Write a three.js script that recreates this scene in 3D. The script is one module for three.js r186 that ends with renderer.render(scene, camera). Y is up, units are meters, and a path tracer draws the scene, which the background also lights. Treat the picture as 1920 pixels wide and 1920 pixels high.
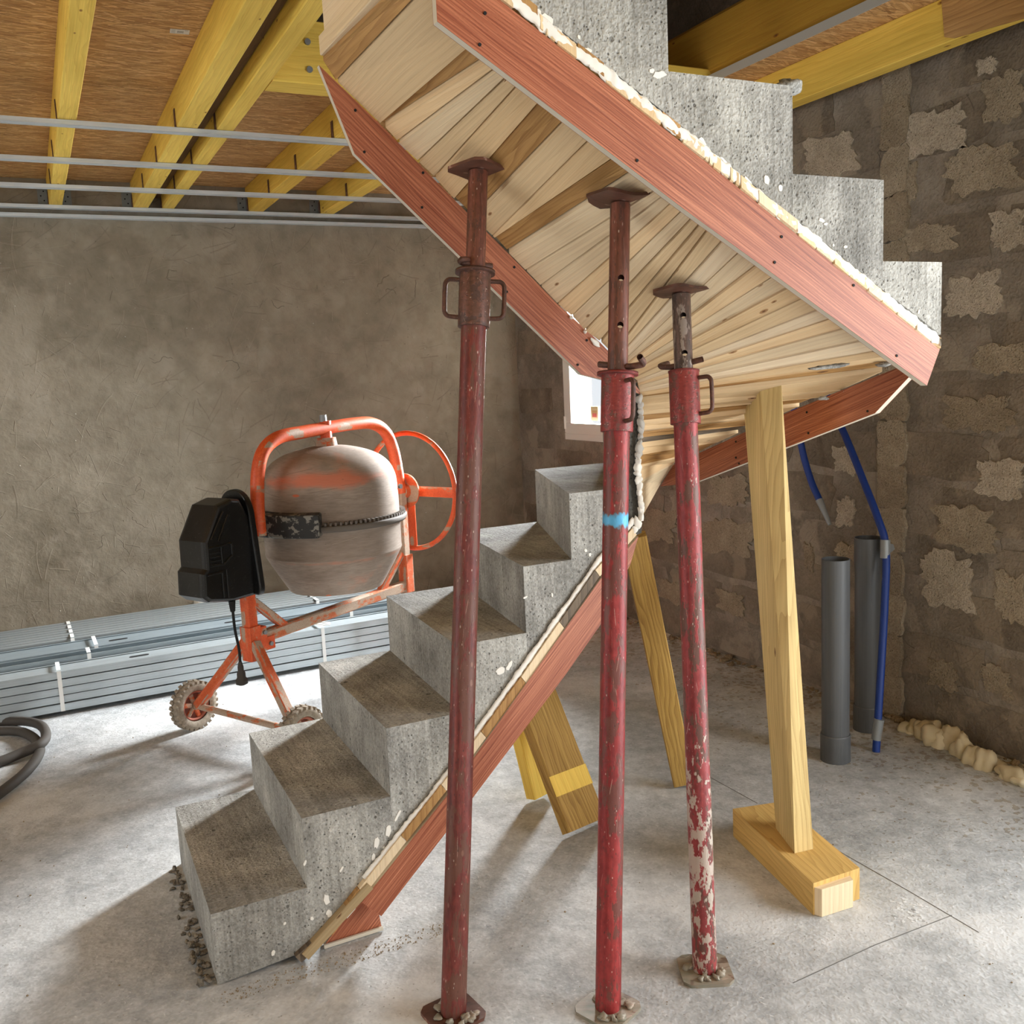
import * as THREE from 'three';
import { RoundedBoxGeometry } from 'three/addons/geometries/RoundedBoxGeometry.js';
import { mergeGeometries, mergeVertices } from 'three/addons/utils/BufferGeometryUtils.js';
import { RectAreaLightUniformsLib } from 'three/addons/lights/RectAreaLightUniformsLib.js';
import { Brush, Evaluator, SUBTRACTION } from 'three-bvh-csg';

// ---------------------------------------------------------------- camera, sky, light, exposure
const scene = new THREE.Scene();
const renderer = new THREE.WebGLRenderer();
renderer.toneMapping = THREE.LinearToneMapping;
renderer.toneMappingExposure = 0.84;
renderer.shadowMap.enabled = true;
RectAreaLightUniformsLib.init();

const FOCAL = 1798.33, EYE = new THREE.Vector3(0, 1.4753, 0);
const V = (x, y, z) => new THREE.Vector3(x, y, z);
const camAxes = (() => {
  const yaw = 0.457088, pitch = 0.140534, roll = 0.046412;
  const f = V(Math.sin(yaw) * Math.cos(pitch), -Math.sin(pitch), -Math.cos(yaw) * Math.cos(pitch));
  const rt = V(Math.cos(yaw), 0, Math.sin(yaw)), d = f.clone().cross(rt), c = Math.cos(roll), s = Math.sin(roll);
  return { right: rt.clone().multiplyScalar(c).addScaledVector(d, s), down: rt.clone().multiplyScalar(-s).addScaledVector(d, c), fwd: f };
})();
const camera = new THREE.PerspectiveCamera(2 * Math.atan(960 / FOCAL) * 180 / Math.PI, 1, 0.05, 60);
camera.position.copy(EYE);
camera.quaternion.setFromRotationMatrix(new THREE.Matrix4().makeBasis(camAxes.right, camAxes.down.clone().negate(), camAxes.fwd.clone().negate()));
scene.add(camera);

scene.background = new THREE.Color(0.9, 0.95, 1.0);      // an overcast sky outside the openings
scene.backgroundIntensity = 1.25;

// daylight that enters through the four openings of the room; each light fills its opening
function daylight(w, h, pos, target, color, power) {
  const l = new THREE.RectAreaLight(new THREE.Color(...color), power, w, h);
  l.position.set(...pos); l.lookAt(...target); scene.add(l); return l;
}
const DAY = [0.93, 0.97, 1.0];
daylight(4.2, 2.6, [5.6, 2.5, -6.4], [4.0, 2.1, -6.4], DAY, 460);             // low bright sky before the window in the block wall, behind the stair
daylight(2.2, 2.1, [3.26, 1.08, -0.2], [0, 1.08, -0.2], DAY, 11);             // garden door in the block wall, right of the camera
daylight(1.8, 1.5, [-3.16, 1.45, -2.6], [0, 1.4, -2.6], DAY, 6);               // window in the left wall
daylight(2.6, 1.7, [-0.6, 1.45, 2.76], [-0.6, 1.4, 0], DAY, 3.6);                // window behind the camera

// ---------------------------------------------------------------- helpers
let seed0 = 7;
const rng = (s) => { let a = s >>> 0; return () => { a = (a + 0x6D2B79F5) >>> 0; let t = a; t = Math.imul(t ^ (t >>> 15), t | 1); t ^= t + Math.imul(t ^ (t >>> 7), t | 61); return ((t ^ (t >>> 14)) >>> 0) / 4294967296; }; };
// a pixel of the photograph, followed to a plane across axis 0 (x), 1 (y) or 2 (z)
function at(px, py, axis, value) {
  const d = camAxes.right.clone().multiplyScalar((px - 960) / FOCAL).addScaledVector(camAxes.down, (py - 960) / FOCAL).add(camAxes.fwd);
  return EYE.clone().addScaledVector(d, (value - EYE.getComponent(axis)) / d.getComponent(axis));
}
const used = {};
function numbered(name) { const n = used[name] ?? 0; used[name] = n + 1; return n ? `${name}_${String(n).padStart(3, '0')}` : name; }
function tag(o, label, category, group, kind) { if (label) o.userData.label = label; if (category) o.userData.category = category; if (group) o.userData.group = group; if (kind) o.userData.kind = kind; return o; }
function thing(name, label, category, pos = [0, 0, 0], turn = 0, group) {
  const o = new THREE.Group(); o.name = numbered(name); o.position.set(...pos); o.rotation.y = turn; scene.add(o);
  return tag(o, label, category, group);
}
function part(name, geo, mat, parent, label) { const m = new THREE.Mesh(geo, mat); m.name = name; m.castShadow = m.receiveShadow = true; parent.add(m); if (label) m.userData.label = label; return m; }
function single(name, geo, mat, label, category, group, kind) { return tag(part(numbered(name), geo, mat, scene), label, category, group, kind); }
function structure(name, geo, mat) { return tag(part(numbered(name), geo, mat, scene), null, null, null, 'structure'); }

// polygons -> flat shaded solid; faces are turned away from the centre of the solid
function solid(faces) {
  const c = V(0, 0, 0); let n = 0; for (const f of faces) for (const p of f) { c.add(p); n++; } c.divideScalar(n);
  const pos = [], tri = (a, b, d) => {
    const nn = b.clone().sub(a).cross(d.clone().sub(a)); if (nn.lengthSq() < 1e-16) return;
    const m = a.clone().add(b).add(d).divideScalar(3).sub(c);
    for (const p of nn.dot(m) < 0 ? [a, d, b] : [a, b, d]) pos.push(p.x, p.y, p.z);
  };
  for (const f of faces) for (let k = 1; k < f.length - 1; k++) tri(f[0], f[k], f[k + 1]);
  const g = new THREE.BufferGeometry(); g.setAttribute('position', new THREE.Float32BufferAttribute(pos, 3)); g.computeVertexNormals(); return g;
}
function loft2(a, b) { const n = a.length, F = [a, b]; for (let i = 0; i < n; i++) F.push([a[i], a[(i + 1) % n], b[(i + 1) % n], b[i]]); return solid(F); }
// a plane polygon pushed along a vector (any outline)
function slab(pts, off) {
  const n = V(0, 0, 0); for (let i = 0; i < pts.length; i++) n.add(pts[i].clone().sub(pts[0]).cross(pts[(i + 1) % pts.length].clone().sub(pts[0]))); n.normalize();
  const e = pts[1].clone().sub(pts[0]).normalize(), g = n.clone().cross(e);
  const flat = pts.map((p) => new THREE.Vector2(p.clone().sub(pts[0]).dot(e), p.clone().sub(pts[0]).dot(g)));
  const tris = THREE.ShapeUtils.triangulateShape(flat, []), pos = [], up = n.dot(off) > 0;
  const put = (a, b, c) => { for (const p of [a, b, c]) pos.push(p.x, p.y, p.z); };
  const top = pts.map((p) => p.clone().add(off));
  for (const [a, b, c] of tris) { up ? put(pts[a], pts[c], pts[b]) : put(pts[a], pts[b], pts[c]); up ? put(top[a], top[b], top[c]) : put(top[a], top[c], top[b]); }
  for (let i = 0; i < pts.length; i++) { const j = (i + 1) % pts.length; if (up) { put(pts[i], pts[j], top[j]); put(pts[i], top[j], top[i]); } else { put(pts[i], top[j], pts[j]); put(pts[i], top[i], top[j]); } }
  const G = new THREE.BufferGeometry(); G.setAttribute('position', new THREE.Float32BufferAttribute(pos, 3)); G.computeVertexNormals(); return G;
}
// uv in metres: box projection, or with u along a direction (the grain of a board)
function uvBox(g, off = [0, 0]) {
  if (g.index) g = g.toNonIndexed(); const p = g.attributes.position, uv = new Float32Array(p.count * 2), a = V(), b = V(), c = V();
  for (let i = 0; i < p.count; i += 3) {
    a.fromBufferAttribute(p, i); b.fromBufferAttribute(p, i + 1); c.fromBufferAttribute(p, i + 2);
    const n = b.clone().sub(a).cross(c.clone().sub(a)), x = Math.abs(n.x), y = Math.abs(n.y), z = Math.abs(n.z);
    for (let k = 0; k < 3; k++) { const q = [a, b, c][k]; let u, v; if (y >= x && y >= z) { u = q.x; v = q.z; } else if (x >= z) { u = q.z; v = q.y; } else { u = q.x; v = q.y; } uv[(i + k) * 2] = u + off[0]; uv[(i + k) * 2 + 1] = v + off[1]; }
  }
  g.setAttribute('uv', new THREE.BufferAttribute(uv, 2)); return g;
}
const grainRand = rng(91);
function uvAlong(g, dir, off) {
  if (g.index) g = g.toNonIndexed(); off ??= [grainRand() * 3, grainRand() * 3];
  const d = dir.clone().normalize(), p = g.attributes.position, uv = new Float32Array(p.count * 2), a = V(), b = V(), c = V();
  for (let i = 0; i < p.count; i += 3) {
    a.fromBufferAttribute(p, i); b.fromBufferAttribute(p, i + 1); c.fromBufferAttribute(p, i + 2);
    const n = b.clone().sub(a).cross(c.clone().sub(a)).normalize(); let w = n.clone().cross(d), u = d.clone();
    if (w.length() < 0.3) { u = Math.abs(n.y) < 0.9 ? V(0, 1, 0) : V(1, 0, 0); w = n.clone().cross(u); }
    u = w.clone().cross(n).normalize(); w.normalize();
    for (let k = 0; k < 3; k++) { const q = [a, b, c][k]; uv[(i + k) * 2] = q.dot(u) + off[0]; uv[(i + k) * 2 + 1] = q.dot(w) + off[1]; }
  }
  g.setAttribute('uv', new THREE.BufferAttribute(uv, 2)); return g;
}
const moved = (g, x, y, z) => g.translate(x, y, z);
function box(x0, x1, y0, y1, z0, z1) { const g = new THREE.BoxGeometry(x1 - x0, y1 - y0, z1 - z0); g.translate((x0 + x1) / 2, (y0 + y1) / 2, (z0 + z1) / 2); return uvBox(g); }
// a bar of rectangular section with chamfered edges from a to b; w is measured across `side`, h across the other way
function bar(a, b, w, h, side = V(1, 0, 0), ch = 0.004) {
  const d = b.clone().sub(a).normalize(), s = side.clone().addScaledVector(d, -side.dot(d)).normalize(), t = d.clone().cross(s);
  const q = []; for (const [u, v] of [[w / 2 - ch, h / 2], [w / 2, h / 2 - ch], [w / 2, -h / 2 + ch], [w / 2 - ch, -h / 2], [-w / 2 + ch, -h / 2], [-w / 2, -h / 2 + ch], [-w / 2, h / 2 - ch], [-w / 2 + ch, h / 2]]) q.push(s.clone().multiplyScalar(u).addScaledVector(t, v));
  return uvAlong(loft2(q.map((p) => p.clone().add(a)), q.map((p) => p.clone().add(b))), d);
}
function tube(pts, r, seg = 24, rad = 10, closed = false, tension = 0.5) { return new THREE.TubeGeometry(new THREE.CatmullRomCurve3(pts, closed, 'catmullrom', tension), seg, r, rad, closed); }
function rod(a, b, r, rad = 14, r2 = r) {
  const d = b.clone().sub(a), g = new THREE.CylinderGeometry(r2, r, d.length(), rad, 1); g.translate(0, d.length() / 2, 0);
  g.applyQuaternion(new THREE.Quaternion().setFromUnitVectors(V(0, 1, 0), d.normalize())); g.translate(a.x, a.y, a.z); return g;
}
function join(list) { return mergeGeometries(list.map((g) => { const h = g.index ? g.toNonIndexed() : g.clone(); for (const k of Object.keys(h.attributes)) if (!['position', 'normal', 'uv'].includes(k)) h.deleteAttribute(k); if (!h.attributes.uv) uvBox(h); return h; })); }
// smooth closed lump with an uneven surface
function lump(rx, ry, rz, seed, rough = 0.3, det = 2) {
  let g = mergeVertices(new THREE.IcosahedronGeometry(1, det).deleteAttribute('uv').deleteAttribute('normal')); const p = g.attributes.position, R = rng(seed), ph = Array.from({ length: 9 }, () => R() * 6.28);
  for (let i = 0; i < p.count; i++) { const x = p.getX(i), y = p.getY(i), z = p.getZ(i), k = 1 + rough * (Math.sin(3.1 * x + ph[0]) * Math.sin(2.7 * y + ph[1]) + 0.6 * Math.sin(5.3 * z + ph[2] + 2 * x) + 0.4 * Math.sin(9 * x + ph[3]) * Math.sin(8 * z + ph[4]) + 0.3 * Math.sin(13 * y + ph[5] + 7 * z)); p.setXYZ(i, x * k * rx, y * k * ry, z * k * rz); }
  g.computeVertexNormals(); return g;
}
// an uneven bead (foam, mortar) that follows points
function bead(pts, w, h, side, up, seed, step = 0.012) {
  const cur = new THREE.CatmullRomCurve3(pts), n = Math.max(4, Math.round(cur.getLength() / step)), R = rng(seed), K = 9, pos = [], idx = [];
  let a = 1, b = 1, o = 0;
  for (let i = 0; i <= n; i++) {
    const c = cur.getPointAt(i / n); a += (0.75 + 0.6 * R() - a) * 0.5; b += (0.7 + 0.7 * R() - b) * 0.5; o += ((R() - 0.5) * h * 0.5 - o) * 0.5;
    for (let k = 0; k < K; k++) { const t = k / K * 6.2832, j = 0.8 + 0.4 * R(); const q = c.clone().addScaledVector(side, Math.cos(t) * w * a * j).addScaledVector(up, Math.sin(t) * h * b * j + o); pos.push(q.x, q.y, q.z); }
    if (i) for (let k = 0; k < K; k++) { const A = (i - 1) * K + k, B = (i - 1) * K + (k + 1) % K; idx.push(A, A + K, B, B, A + K, B + K); }
  }
  for (const e of [0, n]) { const c = pos.length / 3, p = cur.getPointAt(e / n); pos.push(p.x, p.y, p.z); for (let k = 0; k < K; k++) idx.push(c, e * K + k, e * K + (k + 1) % K); }
  const g = new THREE.BufferGeometry(); g.setAttribute('position', new THREE.Float32BufferAttribute(pos, 3)); g.setIndex(idx); g.computeVertexNormals(); return g;
}
// ragged outline round a rectangle centred on 0: array of Vector2
function ragged(w, h, seed, rough = 0.12, n = 26) {
  const R = rng(seed), out = [], ph = [R() * 6, R() * 6, R() * 6];
  for (let i = 0; i < n; i++) {
    const t = i / n * 6.2832, c = Math.cos(t), s = Math.sin(t), m = 1 / Math.max(Math.abs(c), Math.abs(s));
    const k = 1 - rough * (0.8 + 0.6 * Math.sin(2 * t + ph[0]) + 0.5 * Math.sin(5 * t + ph[1]) + 0.35 * Math.sin(11 * t + ph[2]) + 0.9 * (R() - 0.5)) - 0.12 * (m - 1);
    out.push(new THREE.Vector2(c * m * k * w / 2, s * m * k * h / 2));
  }
  return out;
}

// ---------------------------------------------------------------- textures
function field(W, H, px, py, oct, gain, seed) {           // tiling value noise, about 0..1
  const out = new Float32Array(W * H); let amp = 1, tot = 0;
  for (let o = 0; o < oct; o++) {
    const R = rng(seed + o * 101), lat = new Float32Array(px * py); for (let i = 0; i < lat.length; i++) lat[i] = R();
    const xi = new Int32Array(W), xf = new Float32Array(W);
    for (let x = 0; x < W; x++) { const u = x / W * px; xi[x] = Math.floor(u); const t = u - xi[x]; xf[x] = t * t * (3 - 2 * t); }
    for (let y = 0; y < H; y++) {
      const v = y / H * py, yi = Math.floor(v); let t = v - yi; t = t * t * (3 - 2 * t); const r0 = yi * px, r1 = ((yi + 1) % py) * px;
      for (let x = 0; x < W; x++) { const i0 = xi[x], i1 = i0 + 1 === px ? 0 : i0 + 1, f = xf[x]; const a = lat[r0 + i0] + (lat[r0 + i1] - lat[r0 + i0]) * f, b = lat[r1 + i0] + (lat[r1 + i1] - lat[r1 + i0]) * f; out[y * W + x] += amp * (a + (b - a) * t); }
    }
    tot += amp; amp *= gain; px = Math.min(px * 2, W >> 1); py = Math.min(py * 2, H >> 1);
  }
  for (let i = 0; i < out.length; i++) out[i] /= tot; return out;
}
class Sheet {                                             // a colour and a height, both tiling
  constructor(W, H, c) { this.W = W; this.H = H; this.c = new Float32Array(W * H * 3); this.h = new Float32Array(W * H).fill(0.5); for (let i = 0; i < W * H; i++) { this.c[i * 3] = c[0]; this.c[i * 3 + 1] = c[1]; this.c[i * 3 + 2] = c[2]; } }
  add(f, k, tint = [1, 1, 1], hk = 0) { for (let i = 0; i < f.length; i++) { const v = (f[i] - 0.5) * k; this.c[i * 3] += v * tint[0]; this.c[i * 3 + 1] += v * tint[1]; this.c[i * 3 + 2] += v * tint[2]; this.h[i] += (f[i] - 0.5) * hk; } return this; }
  mix(f, lo, hi, col, a = 1, hk = 0) { for (let i = 0; i < f.length; i++) { let t = (f[i] - lo) / (hi - lo); t = t < 0 ? 0 : t > 1 ? 1 : t; t = t * t * (3 - 2 * t) * a; if (t) { for (let k = 0; k < 3; k++) this.c[i * 3 + k] += (col[k] - this.c[i * 3 + k]) * t; this.h[i] += hk * t; } } return this; }
  stamp(x, y, col, a, hk) { const X = ((x % this.W) + this.W) % this.W, Y = ((y % this.H) + this.H) % this.H, i = Y * this.W + X; for (let k = 0; k < 3; k++) this.c[i * 3 + k] += (col[k] - this.c[i * 3 + k]) * a; this.h[i] += hk * a; }
  spot(cx, cy, r, col, a, hk = 0, sx = 1) { const e = Math.ceil(r * Math.max(1, sx)) + 1; for (let y = -e; y <= e; y++) for (let x = -e; x <= e; x++) { const d = Math.hypot(x / sx, y) / r; if (d < 1.15) this.stamp(Math.round(cx) + x, Math.round(cy) + y, col, a * Math.min(1, (1.15 - d) * 3), hk); } return this; }
  spots(n, r0, r1, col, a, seed, hk = 0, sx = 1) { const R = rng(seed); for (let i = 0; i < n; i++) { const r = r0 + (r1 - r0) * R() ** 3; this.spot(R() * this.W, R() * this.H, r, col, a * (0.5 + 0.5 * R()), hk, sx); } return this; }
  stroke(x, y, ang, len, w, col, a, bend = 0, hk = 0) { for (let s = 0; s < len; s += 0.7) { ang += bend; x += Math.cos(ang) * 0.7; y += Math.sin(ang) * 0.7; const fade = Math.min(1, s / 4, (len - s) / 4); for (let k = -w; k <= w; k += 0.7) this.stamp(Math.round(x - Math.sin(ang) * k), Math.round(y + Math.cos(ang) * k), col, a * fade, hk); } return this; }
  strokes(n, len, w, cols, a, ang, spread, seed, bend = 0, hk = 0) { const R = rng(seed); for (let i = 0; i < n; i++) { const c = cols[Math.floor(R() * cols.length)]; this.stroke(R() * this.W, R() * this.H, ang + (R() - 0.5) * 2 * spread, len * (0.4 + R()), w * R(), c, a * (0.4 + 0.6 * R()), (R() - 0.5) * bend, hk); } return this; }
  cracks(n, len, col, a, seed, hk = -0.4) { const R = rng(seed); for (let i = 0; i < n; i++) { let x = R() * this.W, y = R() * this.H, t = R() * 6.28; for (let s = 0; s < len * (0.4 + R()); s++) { t += (R() - 0.5) * 0.7; x += Math.cos(t); y += Math.sin(t); this.stamp(Math.round(x), Math.round(y), col, a, hk); if (R() < 0.4) this.stamp(Math.round(x) + 1, Math.round(y), col, a * 0.6, hk); } } return this; }
  color(sw, sh) { const d = new Uint8Array(this.W * this.H * 4); for (let i = 0; i < this.W * this.H; i++) { for (let k = 0; k < 3; k++) { const v = this.c[i * 3 + k]; d[i * 4 + k] = v < 0 ? 0 : v > 255 ? 255 : v; } d[i * 4 + 3] = 255; } return this.make(d, sw, sh, true); }
  bump(sw, sh) { const d = new Uint8Array(this.W * this.H * 4); for (let i = 0; i < this.W * this.H; i++) { const v = Math.max(0, Math.min(255, this.h[i] * 255)); d[i * 4] = d[i * 4 + 1] = d[i * 4 + 2] = v; d[i * 4 + 3] = 255; } return this.make(d, sw, sh, false); }
  make(d, sw, sh, srgb) { const t = new THREE.DataTexture(d, this.W, this.H); t.wrapS = t.wrapT = THREE.RepeatWrapping; t.magFilter = THREE.LinearFilter; t.minFilter = THREE.LinearMipmapLinearFilter; if (srgb) t.colorSpace = THREE.SRGBColorSpace; t.repeat.set(1 / sw, 1 / sh); t.needsUpdate = true; return t; }
}
const std = (o) => new THREE.MeshStandardMaterial({ roughness: 0.85, metalness: 0, side: THREE.DoubleSide, ...o });
const tint = (m, c, o = {}) => { const n = m.clone(); n.color.set(c); Object.assign(n, o); return n; };
const noise1k = field(1024, 1024, 6, 6, 7, 0.55, 3), noise1kb = field(1024, 1024, 12, 12, 6, 0.6, 17), fine1k = field(1024, 1024, 180, 180, 2, 0.7, 29);

const M = {};
{ // cast concrete of the stair
  const s = new Sheet(1024, 1024, [154, 152, 145]);
  s.add(noise1k, 84, [1, 1, 0.95], 0.15).add(noise1kb, 46, [1, 1, 1], 0.2).add(fine1k, 44, [1, 1, 1], 0.4).add(field(1024, 1024, 150, 3, 3, 0.6, 41), 40);
  s.spots(5200, 0.7, 2.6, [70, 68, 64], 0.7, 5, -0.45).spots(3200, 0.7, 2.2, [196, 193, 184], 0.5, 6, 0.1).spots(70, 3, 7, [60, 58, 54], 0.7, 8, -0.5);
  M.concrete = std({ map: s.color(1, 1), bumpMap: s.bump(1, 1), bumpScale: 0.006, roughness: 0.92 });
}
{ // floor slab
  const n = field(2048, 2048, 7, 7, 8, 0.56, 51), n2 = field(2048, 2048, 60, 60, 4, 0.6, 57);
  const s = new Sheet(2048, 2048, [182, 184, 184]);
  s.add(n, 70, [1, 0.98, 0.94], 0.15).add(n2, 48, [1, 1, 1], 0.3).add(field(2048, 2048, 300, 300, 2, 0.7, 59), 30, [1, 1, 1], 0.4).mix(n, 0.58, 0.72, [214, 214, 212], 0.5);
  s.strokes(11000, 9, 1.1, [[228, 228, 226], [222, 222, 220], [170, 168, 164]], 0.55, 0.4, 1.2, 61, 0.2, 0.1).spots(2600, 0.7, 2.2, [112, 108, 102], 0.6, 62, -0.3).spots(260, 2, 6, [120, 116, 110], 0.4, 63, -0.3).spots(900, 0.8, 2, [222, 221, 218], 0.6, 64, 0.2);
  M.floor = std({ map: s.color(2.4, 2.4), bumpMap: s.bump(2.4, 2.4), bumpScale: 0.0035, roughness: 0.82 });
}
{ // smooth render on the back wall
  const n = field(2048, 2048, 6, 6, 8, 0.55, 71), n2 = field(2048, 2048, 40, 40, 5, 0.6, 73);
  const s = new Sheet(2048, 2048, [142, 132, 115]);
  s.add(n, 58, [1, 1, 1], 0.3).add(n2, 34, [1, 0.98, 0.94], 0.4).mix(field(2048, 2048, 9, 9, 5, 0.6, 77), 0.56, 0.7, [164, 154, 138], 0.5);
  s.strokes(700, 110, 2.6, [[160, 149, 131], [120, 109, 94]], 0.22, 0.7, 1.2, 78, 0.006, 0.16).strokes(900, 34, 1.4, [[168, 157, 140], [114, 102, 88]], 0.28, 2.3, 1.2, 79, 0.01, 0.2).cracks(34, 170, [82, 72, 60], 0.5, 80).spots(240, 0.8, 3, [206, 199, 186], 0.8, 81, 0.2).spots(500, 0.8, 2.4, [96, 86, 73], 0.6, 82, -0.2);
  M.render = std({ map: s.color(3, 3), bumpMap: s.bump(3, 3), bumpScale: 0.02, roughness: 0.95 });
}
{ // mortar smeared over the block wall, and the bare blocks
  const s = new Sheet(1024, 1024, [128, 118, 105]);
  s.add(noise1k, 60, [1, 0.98, 0.95], 0.3).add(noise1kb, 40, [1, 1, 1], 0.3).add(fine1k, 18, [1, 1, 1], 0.3).mix(field(1024, 1024, 10, 10, 5, 0.6, 83), 0.55, 0.7, [158, 146, 129], 0.65, 0.15);
  s.strokes(300, 60, 1, [[156, 145, 129], [98, 87, 75]], 0.35, 0.3, 1.2, 84, 0.03, 0.15).spots(160, 0.8, 2.6, [178, 170, 157], 0.7, 85, 0.2).cracks(16, 120, [66, 57, 48], 0.5, 86);
  M.mortar = std({ map: s.color(1.5, 1.5), bumpMap: s.bump(1.5, 1.5), bumpScale: 0.012, roughness: 0.96 });
  const b = new Sheet(512, 512, [172, 160, 142]);
  b.add(field(512, 512, 8, 8, 6, 0.6, 87), 46, [1, 1, 1], 0.2).add(field(512, 512, 128, 128, 2, 0.7, 88), 44, [1, 1, 0.96], 0.5).spots(1400, 0.7, 2, [96, 86, 72], 0.7, 89, -0.5).spots(300, 1, 2.6, [190, 181, 166], 0.6, 90, 0.3);
  M.block = std({ map: b.color(0.6, 0.6), bumpMap: b.bump(0.6, 0.6), bumpScale: 0.008, roughness: 0.97 });
}
{ // oriented strand board
  const s = new Sheet(1024, 1024, [190, 146, 92]);
  s.add(noise1k, 40, [1, 0.9, 0.7], 0.1);
  s.strokes(2600, 90, 5, [[226, 184, 128], [212, 166, 108], [190, 142, 86], [234, 196, 142], [176, 128, 76], [218, 174, 118]], 0.95, 0, 0.35, 101, 0.01, 0.06).strokes(1500, 60, 0.9, [[112, 72, 38], [128, 86, 48]], 0.75, 0, 0.4, 102, 0.01, -0.2);
  M.osb = std({ map: s.color(1.1, 1.1), bumpMap: s.bump(1.1, 1.1), bumpScale: 0.002, roughness: 0.8 });
}
function wood(seed, base, dark, o = {}) {                  // u runs along the grain; the sheet is 1.2 m x 0.4 m
  const W = 1024, H = 512, s = new Sheet(W, H, base), w = field(W, H, 3, 5, 4, 0.5, seed), R = rng(seed + 5), rings = o.rings ?? 26;
  const f = new Float32Array(W * H), kn = Array.from({ length: o.knots ?? 5 }, () => [R() * W, R() * H, 5 + 9 * R()]);
  for (let y = 0; y < H; y++) for (let x = 0; x < W; x++) {
    let v = y / H + (w[y * W + x] - 0.5) * (o.warp ?? 0.22);
    for (const [kx, ky, kr] of kn) { let dx = Math.abs(x - kx); dx = Math.min(dx, W - dx); let dy = y - ky; dy -= H * Math.round(dy / H); const e = Math.exp(-(dx * dx) / (kr * kr * 26) - (dy * dy) / (kr * kr * 9)); v += e * dy / H * 0.5; }
    const q = v * rings; f[y * W + x] = Math.pow(q - Math.floor(q), 2.2);
  }
  const d = dark.map((c, k) => c - base[k]);
  for (let i = 0; i < f.length; i++) for (let k = 0; k < 3; k++) s.c[i * 3 + k] += d[k] * f[i] * (o.ring ?? 0.55);
  s.add(field(W, H, 6, 220, 2, 0.6, seed + 9), o.streak ?? 26, [1, 0.95, 0.8], 0.3).add(field(W, H, 4, 4, 4, 0.5, seed + 13), o.patch ?? 26, [1, 0.95, 0.85]);
  for (const [kx, ky, kr] of kn) { s.spot(kx, ky, kr * 0.62, [dark[0] * 0.78, dark[1] * 0.7, dark[2] * 0.62], 0.75, -0.1, 1.5); s.spot(kx, ky, kr * 0.25, [dark[0] * 0.5, dark[1] * 0.42, dark[2] * 0.38], 0.8, -0.1, 1.5); }
  if (o.extra) o.extra(s);
  return std({ map: s.color(1.2, 0.4), bumpMap: s.bump(1.2, 0.4), bumpScale: 0.0012, roughness: o.rough ?? 0.72 });
}
M.pine = wood(111, [234, 213, 180], [198, 162, 120], { rings: 19, ring: 0.2, knots: 6, streak: 22, warp: 0.12, patch: 14 });
M.pineB = wood(121, [226, 204, 168], [188, 152, 112], { rings: 26, ring: 0.2, knots: 5, streak: 22, warp: 0.1, patch: 14 });
M.pineOld = wood(131, [186, 144, 88], [140, 98, 54], { rings: 18, knots: 5, patch: 60 });
M.pineGrey = wood(141, [128, 112, 92], [70, 60, 50], { rings: 18, knots: 3, patch: 70 });
M.yellow = wood(151, [240, 204, 92], [214, 164, 58], { rings: 14, ring: 0.35, knots: 4, patch: 34 });
M.yellowPale = wood(161, [208, 182, 122], [168, 136, 82], { rings: 20, ring: 0.5, knots: 4, patch: 40 });
M.brace = wood(171, [184, 148, 76], [136, 98, 44], { rings: 26, ring: 0.7, knots: 2, patch: 40, streak: 40 });
M.redPly = wood(181, [170, 100, 70], [112, 57, 37], { rings: 52, ring: 0.5, knots: 0, streak: 70, patch: 26, warp: 0.12, rough: 0.5 });
M.redPlyDark = tint(M.redPly, '#ffffff');
M.plyEdge = std({ color: '#cfc6b4', roughness: 0.8 });
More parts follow.
